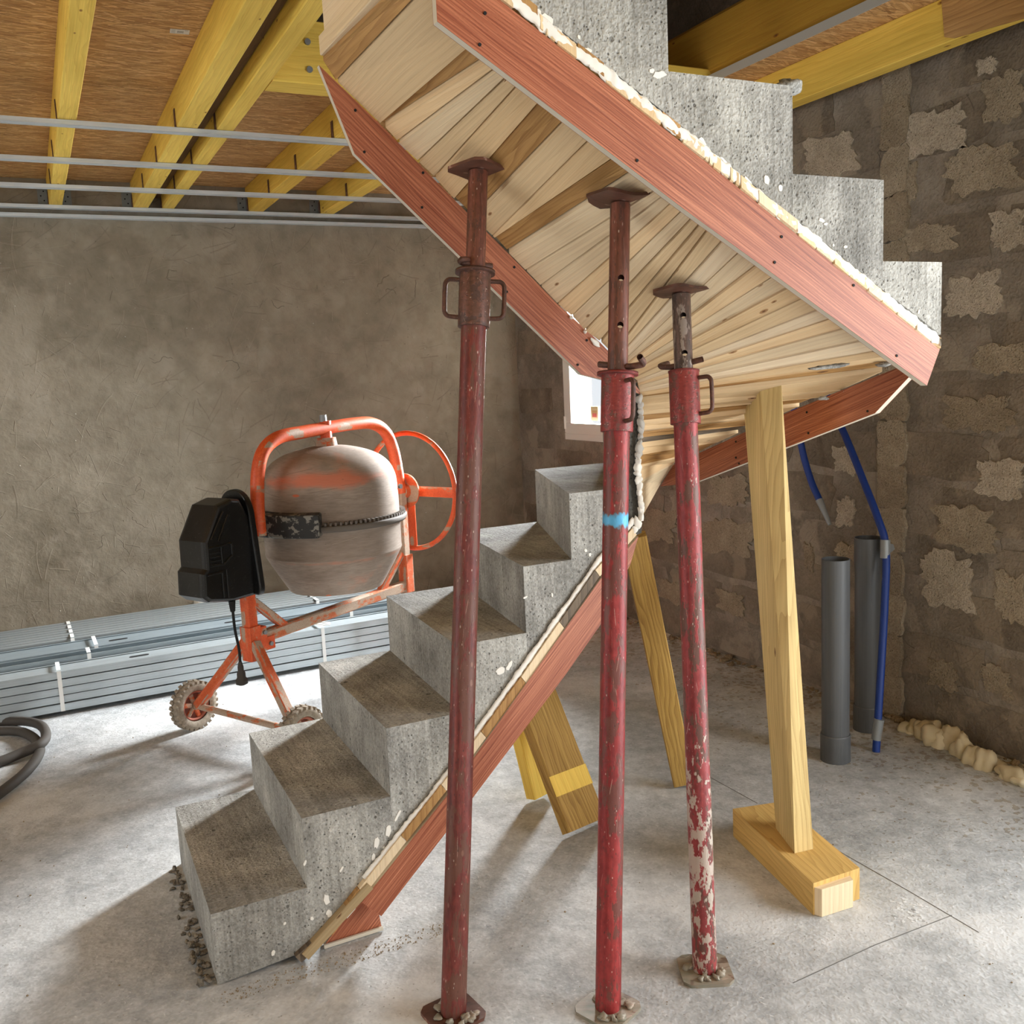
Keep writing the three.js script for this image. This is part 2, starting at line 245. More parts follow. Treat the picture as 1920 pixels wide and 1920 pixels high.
{ // paint, rust and splashes of the shores
  const make = (seed, paint, rust, amt, extra) => {
    const s = new Sheet(256, 1024, paint), n = field(256, 1024, 9, 22, 6, 0.7, seed), n2 = field(256, 1024, 24, 96, 3, 0.6, seed + 7);
    s.add(n2, 40, [1, 0.6, 0.6], 0.2).add(field(256, 1024, 22, 5, 4, 0.6, seed + 3), 60, [1, 0.55, 0.5]).mix(n, 0.62 - amt, 0.7 - amt, rust, 0.9, -0.15).add(n, 30).strokes(260, 26, 0.6, [[205, 180, 165], [96, 52, 42], [70, 44, 36]], 0.5, 1.57, 0.35, seed + 9).spots(420, 0.5, 2.2, [214, 204, 190], 0.75, seed + 11, 0.2).spots(900, 0.5, 2.2, [58, 38, 32], 0.65, seed + 12, -0.2);
    if (extra) extra(s);
    const m = std({ map: s.color(1, 1), bumpMap: s.bump(1, 1), bumpScale: 0.002, roughness: 0.5, metalness: 0.1 }); return m;
  };
  const RED = [150, 44, 42], RUST = [104, 58, 42];
  M.tube1 = make(201, [112, 48, 40], [98, 60, 46], 0.14, (s) => s.spots(26, 2, 9, [176, 140, 118], 0.5, 202));
  M.tube2 = make(211, [140, 42, 40], [100, 54, 44], 0.13, (s) => { const R = rng(5); for (let i = 0; i < 240; i++) s.spot(R() * 256, 1024 * (0.845 + 0.010 * (R() + R() - 1)), 7, [86, 170, 214], 0.5); s.spot(150, 170, 22, [84, 62, 48], 0.8, 0, 0.5); s.spot(150, 200, 18, [84, 62, 48], 0.8, 0, 0.5); });
  M.collarRed = make(281, [136, 52, 48], [100, 60, 50], 0.1);
  M.tube3 = make(221, [142, 54, 54], [92, 64, 52], 0.12, (s) => { const n = field(256, 1024, 16, 64, 4, 0.65, 231); const f = new Float32Array(n.length); for (let y = 0; y < 1024; y++) { const k = 0.12 - 0.34 * Math.max(0, Math.min(1, (y - 240) / 260)) - 0.1 * Math.max(0, 1 - y / 150); for (let x = 0; x < 256; x++) f[y * 256 + x] = n[y * 256 + x] + k; } s.mix(f, 0.55, 0.62, [186, 176, 162], 0.9, 0.3); s.strokes(14, 26, 2, [[216, 208, 196]], 0.8, 1.4, 0.5, 232); });
  M.innerTube = make(241, [108, 62, 46], [78, 48, 36], 0.08, (s) => s.spots(40, 1, 4, [206, 196, 182], 0.8, 242));
  M.innerGrey = make(251, [92, 74, 64], [60, 46, 40], 0.05, (s) => s.mix(field(256, 1024, 10, 30, 5, 0.65, 252), 0.56, 0.64, [160, 148, 138], 0.8));
  M.rust = make(261, [96, 62, 48], [70, 46, 38], 0.08);
  M.basePlate = make(271, [150, 140, 124], [96, 76, 62], 0.0);
}
M.foam = std({ color: '#efebe1', roughness: 0.95 });
M.foamOld = std({ color: '#c6b898', roughness: 0.95 });
M.black = std({ color: '#0b0b0b', roughness: 0.8 });
M.steel = std({ color: '#8d8f8f', roughness: 0.5, metalness: 0.5 });
{ const s = new Sheet(512, 512, [196, 202, 204]); s.add(field(512, 512, 3, 60, 3, 0.6, 301), 26).add(field(512, 512, 12, 12, 4, 0.6, 303), 18); M.galv = std({ map: s.color(0.8, 0.4), roughness: 0.42, metalness: 0.55 }); M.railSteel = tint(M.galv, '#ffffff', { metalness: 0.25, roughness: 0.4 }); M.galvDull = tint(M.galv, '#a9aaa8', { roughness: 0.6, metalness: 0.35 }); }

// ---------------------------------------------------------------- the shell of the room
const ZA = -6.07, XB = 3.08, XL = -3.2, ZF = 2.8, YC = 2.675, TOP = 5.2;
// a wall with rectangular holes, in blocks round the holes; axis: 'x' (wall across x) or 'z'
function holedWall(axis, v0, v1, a0, a1, y0, y1, holes) {
  const as = [...new Set([a0, a1, ...holes.flatMap((h) => [h[0], h[1]])])].sort((p, q) => p - q), ys = [...new Set([y0, y1, ...holes.flatMap((h) => [h[2], h[3]])])].sort((p, q) => p - q), list = [];
  for (let i = 0; i < as.length - 1; i++) for (let j = 0; j < ys.length - 1; j++) {
    const ca = (as[i] + as[i + 1]) / 2, cy = (ys[j] + ys[j + 1]) / 2; if (holes.some((h) => ca > h[0] && ca < h[1] && cy > h[2] && cy < h[3])) continue;
    list.push(axis === 'x' ? box(v0, v1, ys[j], ys[j + 1], as[i], as[i + 1]) : box(as[i], as[i + 1], ys[j], ys[j + 1], v0, v1));
  }
  return join(list);
}
const WIN = [-5.41, -4.62, 1.055, 2.1];
structure('floor', box(XL - 0.2, XB + 0.2, -0.2, 0, ZA - 0.2, ZF + 0.2), M.floor);
structure('wall_back', box(XL - 0.2, XB + 0.2, 0, TOP, ZA - 0.2, ZA), M.render);
const wallRight = structure('wall_right', holedWall('x', XB, XB + 0.2, ZA, ZF, 0, TOP, [WIN, [-1.35, 0.95, 0, 2.16]]), M.mortar);
structure('wall_left', holedWall('x', XL - 0.2, XL, ZA, ZF, 0, TOP, [[-3.55, -1.65, 0.68, 2.22]]), M.render);
structure('wall_front', holedWall('z', ZF, ZF + 0.2, XL, XB, 0, TOP, [[-1.95, 0.75, 0.58, 2.32]]), M.render);
structure('ceiling', join([box(XL, 0.866, YC, YC + 0.037, ZA, ZF), box(0.866, 2.745, YC, YC + 0.037, ZA, -3.48), box(0.866, 2.745, YC, YC + 0.037, -0.3, ZF), box(2.745, XB, YC, YC + 0.037, ZA, ZF)]), M.osb);
structure('ceiling_upper', box(XL - 0.2, XB + 0.2, TOP, TOP + 0.15, ZA - 0.2, ZF + 0.2), M.osb);

// blocks of the right wall: faint courses under the mortar, and the bare faces where the mortar came away
{
  const put = (pts, proud, mat, name, uvr) => { // pts: Vector2 (z, y) outline
    const c = pts.map((p) => V(XB + 0.002, p.y, p.x)); part(name, uvBox(slab(c, V(-proud - 0.002, 0, 0)), [grainRand(), grainRand()]), mat, wallRight);
  };
  const mats = [M.mortar, tint(M.mortar, '#f6f2ec'), tint(M.mortar, '#eee9e2')], R = rng(401);
  const H = 0.2, L = 0.5; let n = 0;
  for (let j = 0; j < 13; j++) for (let i = 0; i < 9; i++) {
    const z = -6.05 + i * L + (j % 2) * L / 2 + 0.24, y = j * H + 0.1; if (z > -1.6) continue;
    if (z + 0.26 > WIN[0] && z - 0.26 < WIN[1] && y + 0.1 > WIN[2] - 0.05 && y - 0.1 < WIN[3]) continue;
    if (Math.abs(z + 2.76) < 0.1) continue;
    put(ragged(L - 0.02, H - 0.02, 410 + n++, 0.07, 24).map((p) => new THREE.Vector2(p.x + z, p.y + y)), 0.001 + 0.003 * R(), mats[Math.floor(R() * 3)], 'block');
  }
  const bare = [[1835, 107, 1871, 140], [1843, 139, 1925, 226], [1675, 206, 1809, 293], [1770, 273, 1912, 360], [1857, 396, 1925, 467], [1679, 420, 1793, 475], [1778, 510, 1877, 598], [1829, 641, 1925, 705], [1508, 253, 1607, 336], [1687, 309, 1722, 380], [1830, 863, 1925, 933], [1750, 950, 1873, 1030], [1723, 1037, 1830, 1137], [1867, 1070, 1925, 1167], [1570, 933, 1605, 987], [1570, 1017, 1607, 1050], [1563, 837, 1610, 887], [1330, 890, 1403, 950], [1313, 973, 1413, 1040], [1773, 740, 1897, 813], [1510, 1017, 1527, 1070], [1203, 953, 1267, 1017], [1740, 1240, 1800, 1290], [1840, 1250, 1900, 1300], [1235, 1090, 1290, 1130], [1345, 1110, 1400, 1150]];
  const mb = [M.block, tint(M.block, '#e6e2da'), tint(M.block, '#d4cec4')];
  bare.forEach(([x0, y0, x1, y1], k) => {
    const c = at((x0 + x1) / 2, (y0 + y1) / 2, 0, XB), a = at(x0, (y0 + y1) / 2, 0, XB), b = at(x1, (y0 + y1) / 2, 0, XB), t = at((x0 + x1) / 2, y0, 0, XB), u = at((x0 + x1) / 2, y1, 0, XB);
    put(ragged(Math.abs(b.z - a.z) * 1.08, Math.abs(t.y - u.y) * 1.08, 601 + k, 0.17, 64).map((p) => new THREE.Vector2(p.x + c.z, p.y + c.y)), 0.009, mb[k > 16 ? 2 : k % 2], 'bare_block');
  });
  // poured concrete between the blocks: a column of rough stony lumps
  for (let j = 0; j < 15; j++) put(ragged(0.13 + 0.03 * R(), 0.19, 701 + j, 0.09, 30).map((p) => new THREE.Vector2(p.x - 2.765, p.y + 0.09 + j * 0.175)), 0.012 + 0.006 * R(), mb[1 + (j % 2)], 'concrete_infill');
}

// window in the right wall
{
  const w = thing('window_1', null, null); w.userData.kind = 'structure';
  const white = std({ color: '#e9e6df', roughness: 0.45 }), [z0, z1, y0, y1] = WIN, x0 = XB - 0.012;
  const ring = (name, a, t, xx, d) => { const [A, B, C, D] = a; for (const b of [[A, B, C, C + t], [A, B, D - t, D], [A, A + t, C + t, D - t], [B - t, B, C + t, D - t]]) { const g = new RoundedBoxGeometry(d, b[3] - b[2], b[1] - b[0], 1, 0.004); g.translate(xx + d / 2, (b[2] + b[3]) / 2, (b[0] + b[1]) / 2); part(name, g, white, w); } };
  ring('window_frame', [z0, z1, y0, y1], 0.045, x0, 0.07);
  ring('window_sash', [z0 + 0.035, z1 - 0.035, y0 + 0.04, y1 - 0.04], 0.068, x0 - 0.012, 0.06);
  part('pane', box(x0 + 0.02, x0 + 0.026, y0 + 0.1, y1 - 0.1, z0 + 0.095, z1 - 0.095), new THREE.MeshPhysicalMaterial({ color: 0xffffff, transmission: 1, thickness: 0, roughness: 0.0 }), w);
  part('hinge', rod(V(x0 - 0.014, 1.125, z0 + 0.033), V(x0 - 0.014, 1.205, z0 + 0.033), 0.008, 10), white, w);
  part('glazing_bead', box(x0 + 0.005, x0 + 0.02, y0 + 0.105, y1 - 0.105, z0 + 0.155, z0 + 0.16), std({ color: '#9aa0a2', roughness: 0.5 }), w);
  const cv = document.createElement('canvas'); cv.width = 64; cv.height = 128; const c = cv.getContext('2d'); c.fillStyle = '#cdb98f'; c.fillRect(0, 0, 64, 128); c.fillStyle = '#b98f5c'; c.fillRect(10, 36, 44, 30); c.fillStyle = '#a8463a'; c.fillRect(12, 62, 40, 34); c.fillStyle = '#d8c7a4'; c.fillRect(6, 104, 52, 14);
  const t = new THREE.CanvasTexture(cv); t.colorSpace = THREE.SRGBColorSpace;
  const a = at(1108, 762, 0, XB + 0.005), b = at(1122, 789, 0, XB + 0.005), g = new THREE.BoxGeometry(0.003, a.y - b.y, b.z - a.z); g.translate(x0 + 0.017, (a.y + b.y) / 2, (a.z + b.z) / 2);
  single('sticker', g, std({ map: t, roughness: 0.6 }), 'small tan and red sticker on the window pane', 'sticker');
}

// ---------------------------------------------------------------- ceiling timbers and rails
{
  const JB = 2.5266, plate = (x, z) => box(x - 0.014, x + 0.014, JB + 0.0, JB + 0.085, ZA + 0.001, ZA + 0.006);
  const js = [[0.205, 0.272, 'yellow treated ceiling joist standing alone between the doubled joists and the left wall'], [0.64, 0.722, 'left timber of the doubled yellow ceiling joists, with a bright side face'], [0.797, 0.864, 'right timber of the doubled yellow ceiling joists, its side in the dark gap'], [1.29, 1.378, 'yellow ceiling joist hung from the short header beam, next to the doubled joists'], [1.73, 1.815, 'yellow ceiling joist hung from the header beam, closest to the stair'], [-0.26, -0.185, 'outermost yellow ceiling joist, beyond the lone joist']];
  js.forEach(([x0, x1, label], k) => {
    const z1 = k === 3 || k === 4 ? -3.612 : ZF, o = thing('ceiling_joist', label, 'joist', [(x0 + x1) / 2, JB, ZA]), w = x1 - x0;
    part('timber', bar(V(0, (YC - JB) / 2, 0.003), V(0, (YC - JB) / 2, z1 - ZA), w, YC - JB, V(1, 0, 0), 0.003), k === 3 ? tint(M.yellow, '#f2ead8') : M.yellow, o);
    for (const s of k === 1 ? [-1] : k === 2 ? [] : [-1, 1]) { const p = part('hanger_plate', join([moved(new THREE.BoxGeometry(0.05, 0.085, 0.004), s * (w / 2 + 0.027), 0.05, 0.004), moved(new THREE.BoxGeometry(0.003, 0.085, 0.05), s * (w / 2 + 0.002), 0.05, 0.027)]), M.galvDull, o); for (const [a, b] of [[0.02, 0.025], [0.035, 0.05], [0.02, 0.075]]) part('nail_hole', moved(new THREE.CylinderGeometry(0.004, 0.004, 0.003, 8).rotateX(Math.PI / 2), s * (w / 2 + a), b + 0.005, 0.0065), M.black, p); }
  });
  single('gap_shade_strip', bar(V(0.7595, 2.632, ZA + 0.01), V(0.7595, 2.632, ZF - 0.01), 0.068, 0.082, V(1, 0, 0), 0.002), tint(M.pineOld, '#8f8577'), 'added dark strip standing for the shade in the gap between the doubled joists', 'board');  // added strip; its dark tint stands for the shade between the two joists
  const h = thing('header_beam', 'short yellow header beam with bolts at the stair opening, joining the doubled joists', 'beam', [0.866, JB, -3.48]);
  part('timber', bar(V(0, (2.74 - JB) / 2, -0.065), V(2.035, (2.74 - JB) / 2, -0.065), 2.74 - JB, 0.13, V(0, 1, 0), 0.003), M.yellow, h);
  for (const [px, py] of [[576, 79], [580, 131]]) { const p = at(px, py, 2, -3.48); part('bolt', moved(new THREE.CylinderGeometry(0.011, 0.011, 0.01, 10).rotateX(Math.PI / 2), p.x - 0.866, p.y - JB, 0.003), M.steel, h); }
  single('trimmer_beam', bar(V(2.94, (YC + JB) / 2, ZA + 0.01), V(2.94, (YC + JB) / 2, ZF - 0.01), 0.075, YC - JB, V(1, 0, 0), 0.003), M.yellow, 'long yellow trimmer beam running along the top of the block wall', 'beam');
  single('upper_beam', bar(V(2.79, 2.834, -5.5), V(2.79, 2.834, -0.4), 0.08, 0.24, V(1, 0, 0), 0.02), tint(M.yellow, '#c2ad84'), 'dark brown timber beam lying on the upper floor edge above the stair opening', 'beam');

  part('board_edge', box(2.742, 2.7455, YC + 0.001, YC + 0.036, ZA + 0.3, ZF - 0.1), std({ color: '#b9b4aa', roughness: 0.9 }), scene.getObjectByName('ceiling'), 'grey weathered board edge');
  { const q = [[1766, -6], [1772, 70], [1790, 72], [1925, 34], [1925, -6]].map(([x, y]) => at(x, y, 0, 2.9025)); part('scab_board', uvAlong(slab(q, V(-0.004, 0, 0)), V(0, 0, 1)), M.pineOld, scene.getObjectByName('trimmer_beam'), 'pale wooden patch board'); }
  // galvanised furring rails under the joists
  const rail = (z, y, label, xr) => {
    const o = thing('ceiling_rail', label, 'rail', [-3.1, y, z]), W = 0.047, prof = [[-W / 2, 0.018], [-W / 2, 0], [-0.012, 0], [-0.010, 0.003], [-0.006, 0.003], [-0.004, 0], [0.004, 0], [0.006, 0.003], [0.010, 0.003], [0.012, 0], [W / 2, 0], [W / 2, 0.018], [W / 2 - 0.004, 0.018], [W / 2 - 0.004, 0.004], [-W / 2 + 0.004, 0.004], [-W / 2 + 0.004, 0.018]];
    const a = xr + 3.1, g = slab(prof.map(([u, v]) => V(0, v - 0.018, u)), V(a, 0, 0)); part('profile', uvAlong(g, V(1, 0, 0)), M.railSteel, o);
    if (y > 2.5) for (const x of [-0.26, 0.205, 0.64, 0.797, 1.29, 1.73]) if (x < xr - 0.1) part('hanger_clip', box(x + 3.1 - 0.004, x + 3.1 - 0.001, -0.002, 0.075, -0.014, 0.014), M.rust, o);
    return o;
  };
  rail(-4.205, 2.525, 'galvanised ceiling rail furthest out from the back wall', 2.6);
  rail(-4.85, 2.525, 'galvanised ceiling rail second out from the edge of the row, with a spliced joint', 2.7);
  rail(-5.45, 2.525, 'galvanised ceiling rail between the spliced rail and the rail at the wall', 2.75);
  rail(-6.02, 2.525, 'galvanised ceiling rail close under the joist ends at the back wall', 3.0);
  rail(-6.045, 2.482, 'galvanised edge rail fixed to the back wall below the joist ends', 3.0);
  // label stuck on the strand board
  const cv = document.createElement('canvas'); cv.width = 128; cv.height = 80; const c = cv.getContext('2d'); c.fillStyle = '#dcd9d4'; c.fillRect(0, 0, 128, 80); c.fillStyle = '#8a8784'; for (let i = 0; i < 5; i++) c.fillRect(8, 12 + i * 13, 26, 4); c.fillStyle = '#55524f'; for (let i = 0; i < 14; i++) c.fillRect(48 + i * 3, 24, i % 3 ? 1 : 2, 40); c.fillRect(96, 10, 22, 5);
  const t = new THREE.CanvasTexture(cv); t.colorSpace = THREE.SRGBColorSpace; const p = at(337, 59, 1, YC), g = new THREE.BoxGeometry(0.062, 0.001, 0.04);
  { const uv = g.attributes.uv; for (let i = 0; i < uv.count; i++) uv.setX(i, uv.getX(i)); }
  g.rotateY(-0.08); g.translate(p.x, YC - 0.0006, p.z);
  single('paper_label', g, std({ map: t, roughness: 0.7 }), 'small white printed label stuck to the strand board ceiling', 'label');
}

// ---------------------------------------------------------------- the concrete stair
const RISE = 0.19, ZN = -2.34, ZFAR = -3.04, ZI = -2.33, ZO = -1.73, XR = 2.09;
{
  // riser line k: [inner x, inner soffit, outer x, outer z, outer soffit]
  const K = { 1: [0.268, 0, 0.275, ZFAR, 0], 2: [0.511, 0.02, 0.518, ZFAR, 0.02], 3: [0.751, 0.246, 0.76, ZFAR, 0.246], 4: [0.965, 0.45, 1.008, ZFAR, 0.45], 5: [1.178, 0.672, 1.288, ZFAR, 0.672], 6: [1.333, 0.834, 1.5945, ZFAR, 0.834], 7: [1.455, 1.27, 1.885, ZFAR, 1.16], 8: [1.535, 1.46, XR, -2.72, 1.36], 9: [1.562, 1.48, XR, -2.15, 1.47], 10: [1.56, 1.60, 1.885, ZO, 1.642], 11: [1.49, 1.67, 1.6, ZO, 1.806], 12: [1.3, 1.83, 1.262, ZO, 2.0], 13: [1.02, 2.085, 0.99, ZO, 2.152], 14: [0.72, 2.345, 0.74, ZO, 2.29] };
  const corner = { 7: [XR, ZFAR, 1.25], 9: [XR, ZO, 1.53] };
  const o = thing('concrete_staircase', 'raw grey concrete winder staircase rising from the floor and turning overhead', 'staircase');
  for (let k = 1; k <= 13; k++) {
    const a = K[k], b = K[k + 1], zi = (n) => (n <= 8 ? ZN : ZI), y = k * RISE;
    const pts = [[a[0], zi(k), a[1]], [a[2], a[3], a[4]]]; if (corner[k]) pts.push(corner[k]); pts.push([b[2], b[3], b[4]], [b[0], zi(k + 1), k === 6 ? 0.955 : b[1]]);
    const top = pts.map((p) => V(p[0], y, p[1])), bot = pts.map((p) => V(p[0], Math.min(p[2], y - 0.05), p[1]));
    part('step', uvBox(loft2(top, bot), [k * 0.37, k * 0.21]), M.concrete, o);
  }
  part('inner_string', uvBox(loft2([V(1.525, 0.985, -2.34), V(1.574, 1.0, -2.34), V(1.574, 1.44, -2.34), V(1.525, 1.44, -2.34)], [V(1.525, 0.99, -2.37), V(1.566, 1.02, -2.37), V(1.566, 1.44, -2.37), V(1.525, 1.44, -2.37)])), tint(M.concrete, '#9a9a98'), o);
  // mortar spilled over a nosing, and lumps at the foot of the first riser
  const n = at(1494, 168, 2, ZO), sp = lump(0.035, 0.014, 0.03, 811, 0.35); sp.translate(n.x - 0.012, n.y + 0.008, n.z - 0.02); part('mortar_spill', uvBox(sp), M.concrete, o);
  const foot = []; const R = rng(821); for (let i = 0; i < 60; i++) { const g = lump(0.004 + 0.007 * R(), 0.002 + 0.004 * R(), 0.004 + 0.008 * R(), 822 + i, 0.3, 1); g.translate(0.262 - 0.05 * R() * R(), 0.004, ZN - 0.02 - 0.66 * R()); foot.push(uvBox(g)); }
  for (let i = 0; i < 10; i++) { const g = lump(0.005 + 0.006 * R(), 0.004 + 0.006 * R(), 0.006 + 0.008 * R(), 882 + i, 0.3, 2); g.translate(0.25 - 0.03 * R(), 0.012, ZN - 0.01 - 0.2 * R()); foot.push(uvBox(g)); }
  tag(part('mortar_crumbs', join(foot), tint(M.concrete, '#c9beb0'), o), null, null, null, 'stuff');
  // splashes of white filler on the sides
  const sp2 = [], put = (px, py, w, h, ang, z, s) => { const p = at(px, py, 2, z), c = ragged(w, h, s, 0.2, 12).map((q) => V(p.x + q.x * Math.cos(ang) - q.y * Math.sin(ang), p.y + q.x * Math.sin(ang) + q.y * Math.cos(ang), z - 0.001)); sp2.push(uvBox(slab(c, V(0, 0, 0.0025)))); };
  [[612, 1686, 10, 22, 0], [728, 1557, 12, 22, -0.3], [706, 1579, 10, 24, -0.3], [617, 1713, 12, 14, 0.5], [662, 1702, 10, 40, -0.8], [700, 1606, 8, 12, 0], [690, 1640, 7, 18, -0.7], [512, 1787, 8, 10, 0], [534, 1731, 5, 6, 0], [585, 1722, 6, 8, 0], [720, 1590, 5, 8, 0.3], [745, 1530, 6, 22, -0.6], [938, 1258, 22, 14, 0.3], [955, 1248, 10, 20, -0.5], [1098, 1032, 6, 7, 0], [1106, 1040, 6, 8, 0], [1115, 1058, 6, 14, -0.3], [1035, 1115, 4, 8, 0], [985, 1120, 10, 4, 0.2], [640, 1630, 5, 12, -0.7], [572, 1618, 4, 12, -0.6]].forEach((a, i) => put(a[0], a[1], a[2] * 0.0015, a[3] * 0.0015, a[4], ZN, 900 + i));
  [[1317, 272, 16, 26, 0.2], [1302, 265, 8, 10, 0], [1437, 337, 12, 18, 0], [1463, 353, 9, 14, 0], [1403, 339, 5, 22, 0.95], [1358, 302, 5, 22, 0.95], [1540, 413, 14, 8, -0.3], [1548, 420, 10, 5, 0.3], [1585, 463, 9, 6, 0], [1562, 460, 5, 5, 0], [1236, 140, 26, 12, 0.3], [1222, 133, 10, 8, 0], [1722, 585, 6, 9, -0.4], [1025, 35, 22, 14, -0.3], [1050, 62, 12, 10, -0.6], [1103, 95, 14, 8, -0.5], [1085, 70, 6, 6, 0], [1140, 132, 10, 8, -0.5], [1010, 22, 8, 8, 0]].forEach((a, i) => put(a[0], a[1], a[2] * 0.0013, a[3] * 0.0013, a[4], ZO, 940 + i));
  tag(part('filler_splashes', join(sp2), M.foam, o, 'white filler splashes'), null, null, null, 'stuff');
}

// ---------------------------------------------------------------- formwork under the upper flight and the winders
const JOINTS = [[0.7024, 2.2368, 0.7485, 2.2538], [0.7328, 2.1915, 0.7765, 2.2381], [0.8395, 2.0989, 0.9045, 2.1664], [0.8462, 2.0928, 0.956, 2.1376], [0.8801, 2.0584, 0.9685, 2.1306], [0.9317, 2.0161, 0.979, 2.1247], [0.9729, 1.9808, 0.994, 2.1163], [1.0247, 1.9282, 1.0405, 2.0903], [1.0751, 1.8837, 1.1045, 2.0544], [1.1274, 1.8407, 1.16, 2.0233], [1.1333, 1.8361, 1.24, 1.9786], [1.1704, 1.7988, 1.291, 1.95], [1.2214, 1.752, 1.3505, 1.9167], [1.265, 1.7115, 1.3625, 1.91], [1.3144, 1.665, 1.3715, 1.9046], [1.3587, 1.6317, 1.3945, 1.8914], [1.3978, 1.5902, 1.415, 1.879], [1.4471, 1.5591, 1.431, 1.8704], [1.4882, 1.5224, 1.444, 1.8629], [1.5057, 1.5143, 1.495, 1.8335], [1.5196, 1.4989, 1.548, 1.803], [1.5265, 1.4896, 1.6135, 1.7653], [1.537, 1.4802, 1.6675, 1.7343], [1.5402, 1.4695, 1.7215, 1.7032], [1.5543, 1.4537, 1.773, 1.6735], [1.5668, 1.4456, 1.831, 1.6402], [1.5684, 1.4379, 1.8785, 1.6128], [1.57, 1.4302, 1.931, 1.5826], [1.5734, 1.4209, 1.9965, 1.5449], [1.5749, 1.4117, 2.0545, 1.5116],
  [1.5763, 1.3978, 2.085, 1.474, -1.80], [1.5776, 1.3824, 2.085, 1.4408, -1.9101], [1.5788, 1.3624, 2.085, 1.3915, -2.0627], [1.5782, 1.344, 2.085, 1.3702, -2.1422], [1.5774, 1.3178, 2.085, 1.3445, -2.2283], [1.5767, 1.2947, 2.085, 1.3121, -2.334], [1.576, 1.2761, 2.085, 1.2833, -2.4213], [1.5753, 1.2545, 2.085, 1.2546, -2.5134], [1.5726, 1.2282, 2.085, 1.2182, -2.6252], [1.5698, 1.1988, 2.085, 1.1756, -2.7447], [1.5645, 1.1508, 2.085, 1.1338, -2.8725], [1.5567, 1.0255, 2.085, 1.0543, -2.9593]].map((j) => [V(j[0], j[1], ZI), V(j[2], j[3], j[4] ?? -1.735)]);
{
  const o = thing('soffit_formwork', 'plank formwork with red plywood edge boards propped under the upper stair flight', 'formwork');
  const R = rng(1001), TH = 0.026, pale = [M.pine, M.pineB, tint(M.pine, '#fff4e2'), tint(M.pineB, '#f6efe4'), tint(M.pine, '#f2e6d2')];
  const special = { 0: M.pineOld, 2: M.pineOld, 7: M.pineOld, 10: M.pineOld, 30: M.pineOld, 33: M.pineOld, 36: M.pineGrey, 35: M.pineOld, 38: M.pineOld };
  const lift = { 2: 0.014, 7: 0.007, 10: 0.004, 30: 0.012, 33: 0.01, 36: 0.01, 3: 0.003, 20: 0.003 };
  for (let i = 0; i < JOINTS.length - 1; i++) {
    const [a0, a1] = JOINTS[i], [b0, b1] = JOINTS[i + 1], up = (lift[i] ?? 0) + 0.002 * R(), gap = 0.0022 + 0.0022 * R();
    const si = b0.clone().sub(a0), so = b1.clone().sub(a1), gi = si.length() > 0.012 ? gap : si.length() * 0.08, go = so.length() > 0.012 ? gap : so.length() * 0.08;
    si.normalize(); so.normalize();
    const P = [a0.clone().addScaledVector(si, gi), a1.clone().addScaledVector(so, go)]; if (i === 29) P.push(V(2.085, 1.494, -1.735)); P.push(b1.clone().addScaledVector(so, -go), b0.clone().addScaledVector(si, -gi));
    for (const p of P) { p.y += up; if (p.z === -1.735) p.z = -1.728 + 0.004 * R(); }
    const top = P.map((p) => V(p.x, p.y + TH, p.z));
    part('plank', uvAlong(loft2(P, top), a1.clone().sub(a0)), special[i] ?? pale[Math.floor(R() * 5)], o);
  }
  // edge boards (plywood on edge): face outline in pixels on their own plane
  const onZ = (list, z) => list.map(([x, y]) => at(x, y, 2, z));
  const outer = [V(0.744, 2.256, ZO), V(0.8895, 2.1748, ZO), V(1.3503, 1.9168, ZO), V(2.0869, 1.4929, ZO), V(2.0425, 1.4031, ZO), V(1.2955, 1.8127, ZO), V(0.7442, 2.1296, ZO)];
  const board = (name, pts, off, dir, label) => { // two red faces on a pale core
    const u = off.clone().normalize(), T = off.length(), b = part(name, uvAlong(slab(pts.map((p) => p.clone().addScaledVector(u, 0.0012)), u.clone().multiplyScalar(T - 0.0024)), dir), M.plyEdge, o, label);
    part('facing', uvAlong(slab(pts, u.clone().multiplyScalar(0.0012)), dir), M.redPly, b); part('facing', uvAlong(slab(pts.map((p) => p.clone().addScaledVector(u, T - 0.0012)), u.clone().multiplyScalar(0.0012)), dir), M.redPly, b); return b;
  };
  const bo = board('edge_board', outer, V(0, 0, -0.02), V(0.866, -0.5, 0), 'red plywood board along the outer edge');
  const inner = onZ([[598, 122], [665, 288], [1090, 702], [1135, 713], [1207, 742], [1150, 668], [1126, 643], [1046, 571], [953, 475], [853, 376], [720, 240]], ZI);
  const bi = board('edge_board', inner, V(0, 0, -0.018), V(0.745, -0.667, 0), 'red plywood board along the inner edge');
  const right = [[1706, 705], [1640, 775], [1300, 906], [1238, 912], [1262, 872], [1480, 772], [1684, 689]].map(([x, y]) => at(x, y, 0, 2.068));
  const br = board('edge_board', right, V(0.02, 0, 0), V(0, 0.33, 0.94), 'dark red plywood board on the wall side');
  const hole = (px, py, ax, v, off, parent) => { const p = at(px, py, ax, v), g = new THREE.CylinderGeometry(0.0035, 0.0035, 0.004, 8); if (ax === 2) g.rotateX(Math.PI / 2); else g.rotateZ(Math.PI / 2); g.translate(p.x + off[0], p.y, p.z + off[2]); part('screw_head', g, M.black, parent); };
  for (const q of [[666, 207], [683, 285], [793, 324], [791, 389], [964, 501], [950, 547], [1100, 638], [1083, 684]]) hole(q[0], q[1], 2, ZI, [0, 0, 0], bi);
  for (const q of [[909, 25], [899, 84], [1194, 301], [1452, 492], [1681, 667], [1465, 444], [1600, 535]]) hole(q[0], q[1], 2, ZO, [0, 0, 0], bo);
  for (const q of [[1513, 773], [1516, 812], [1627, 771], [1380, 828], [1386, 869], [1380, 858]]) hole(q[0], q[1], 0, 2.068, [0, 0, 0], br);
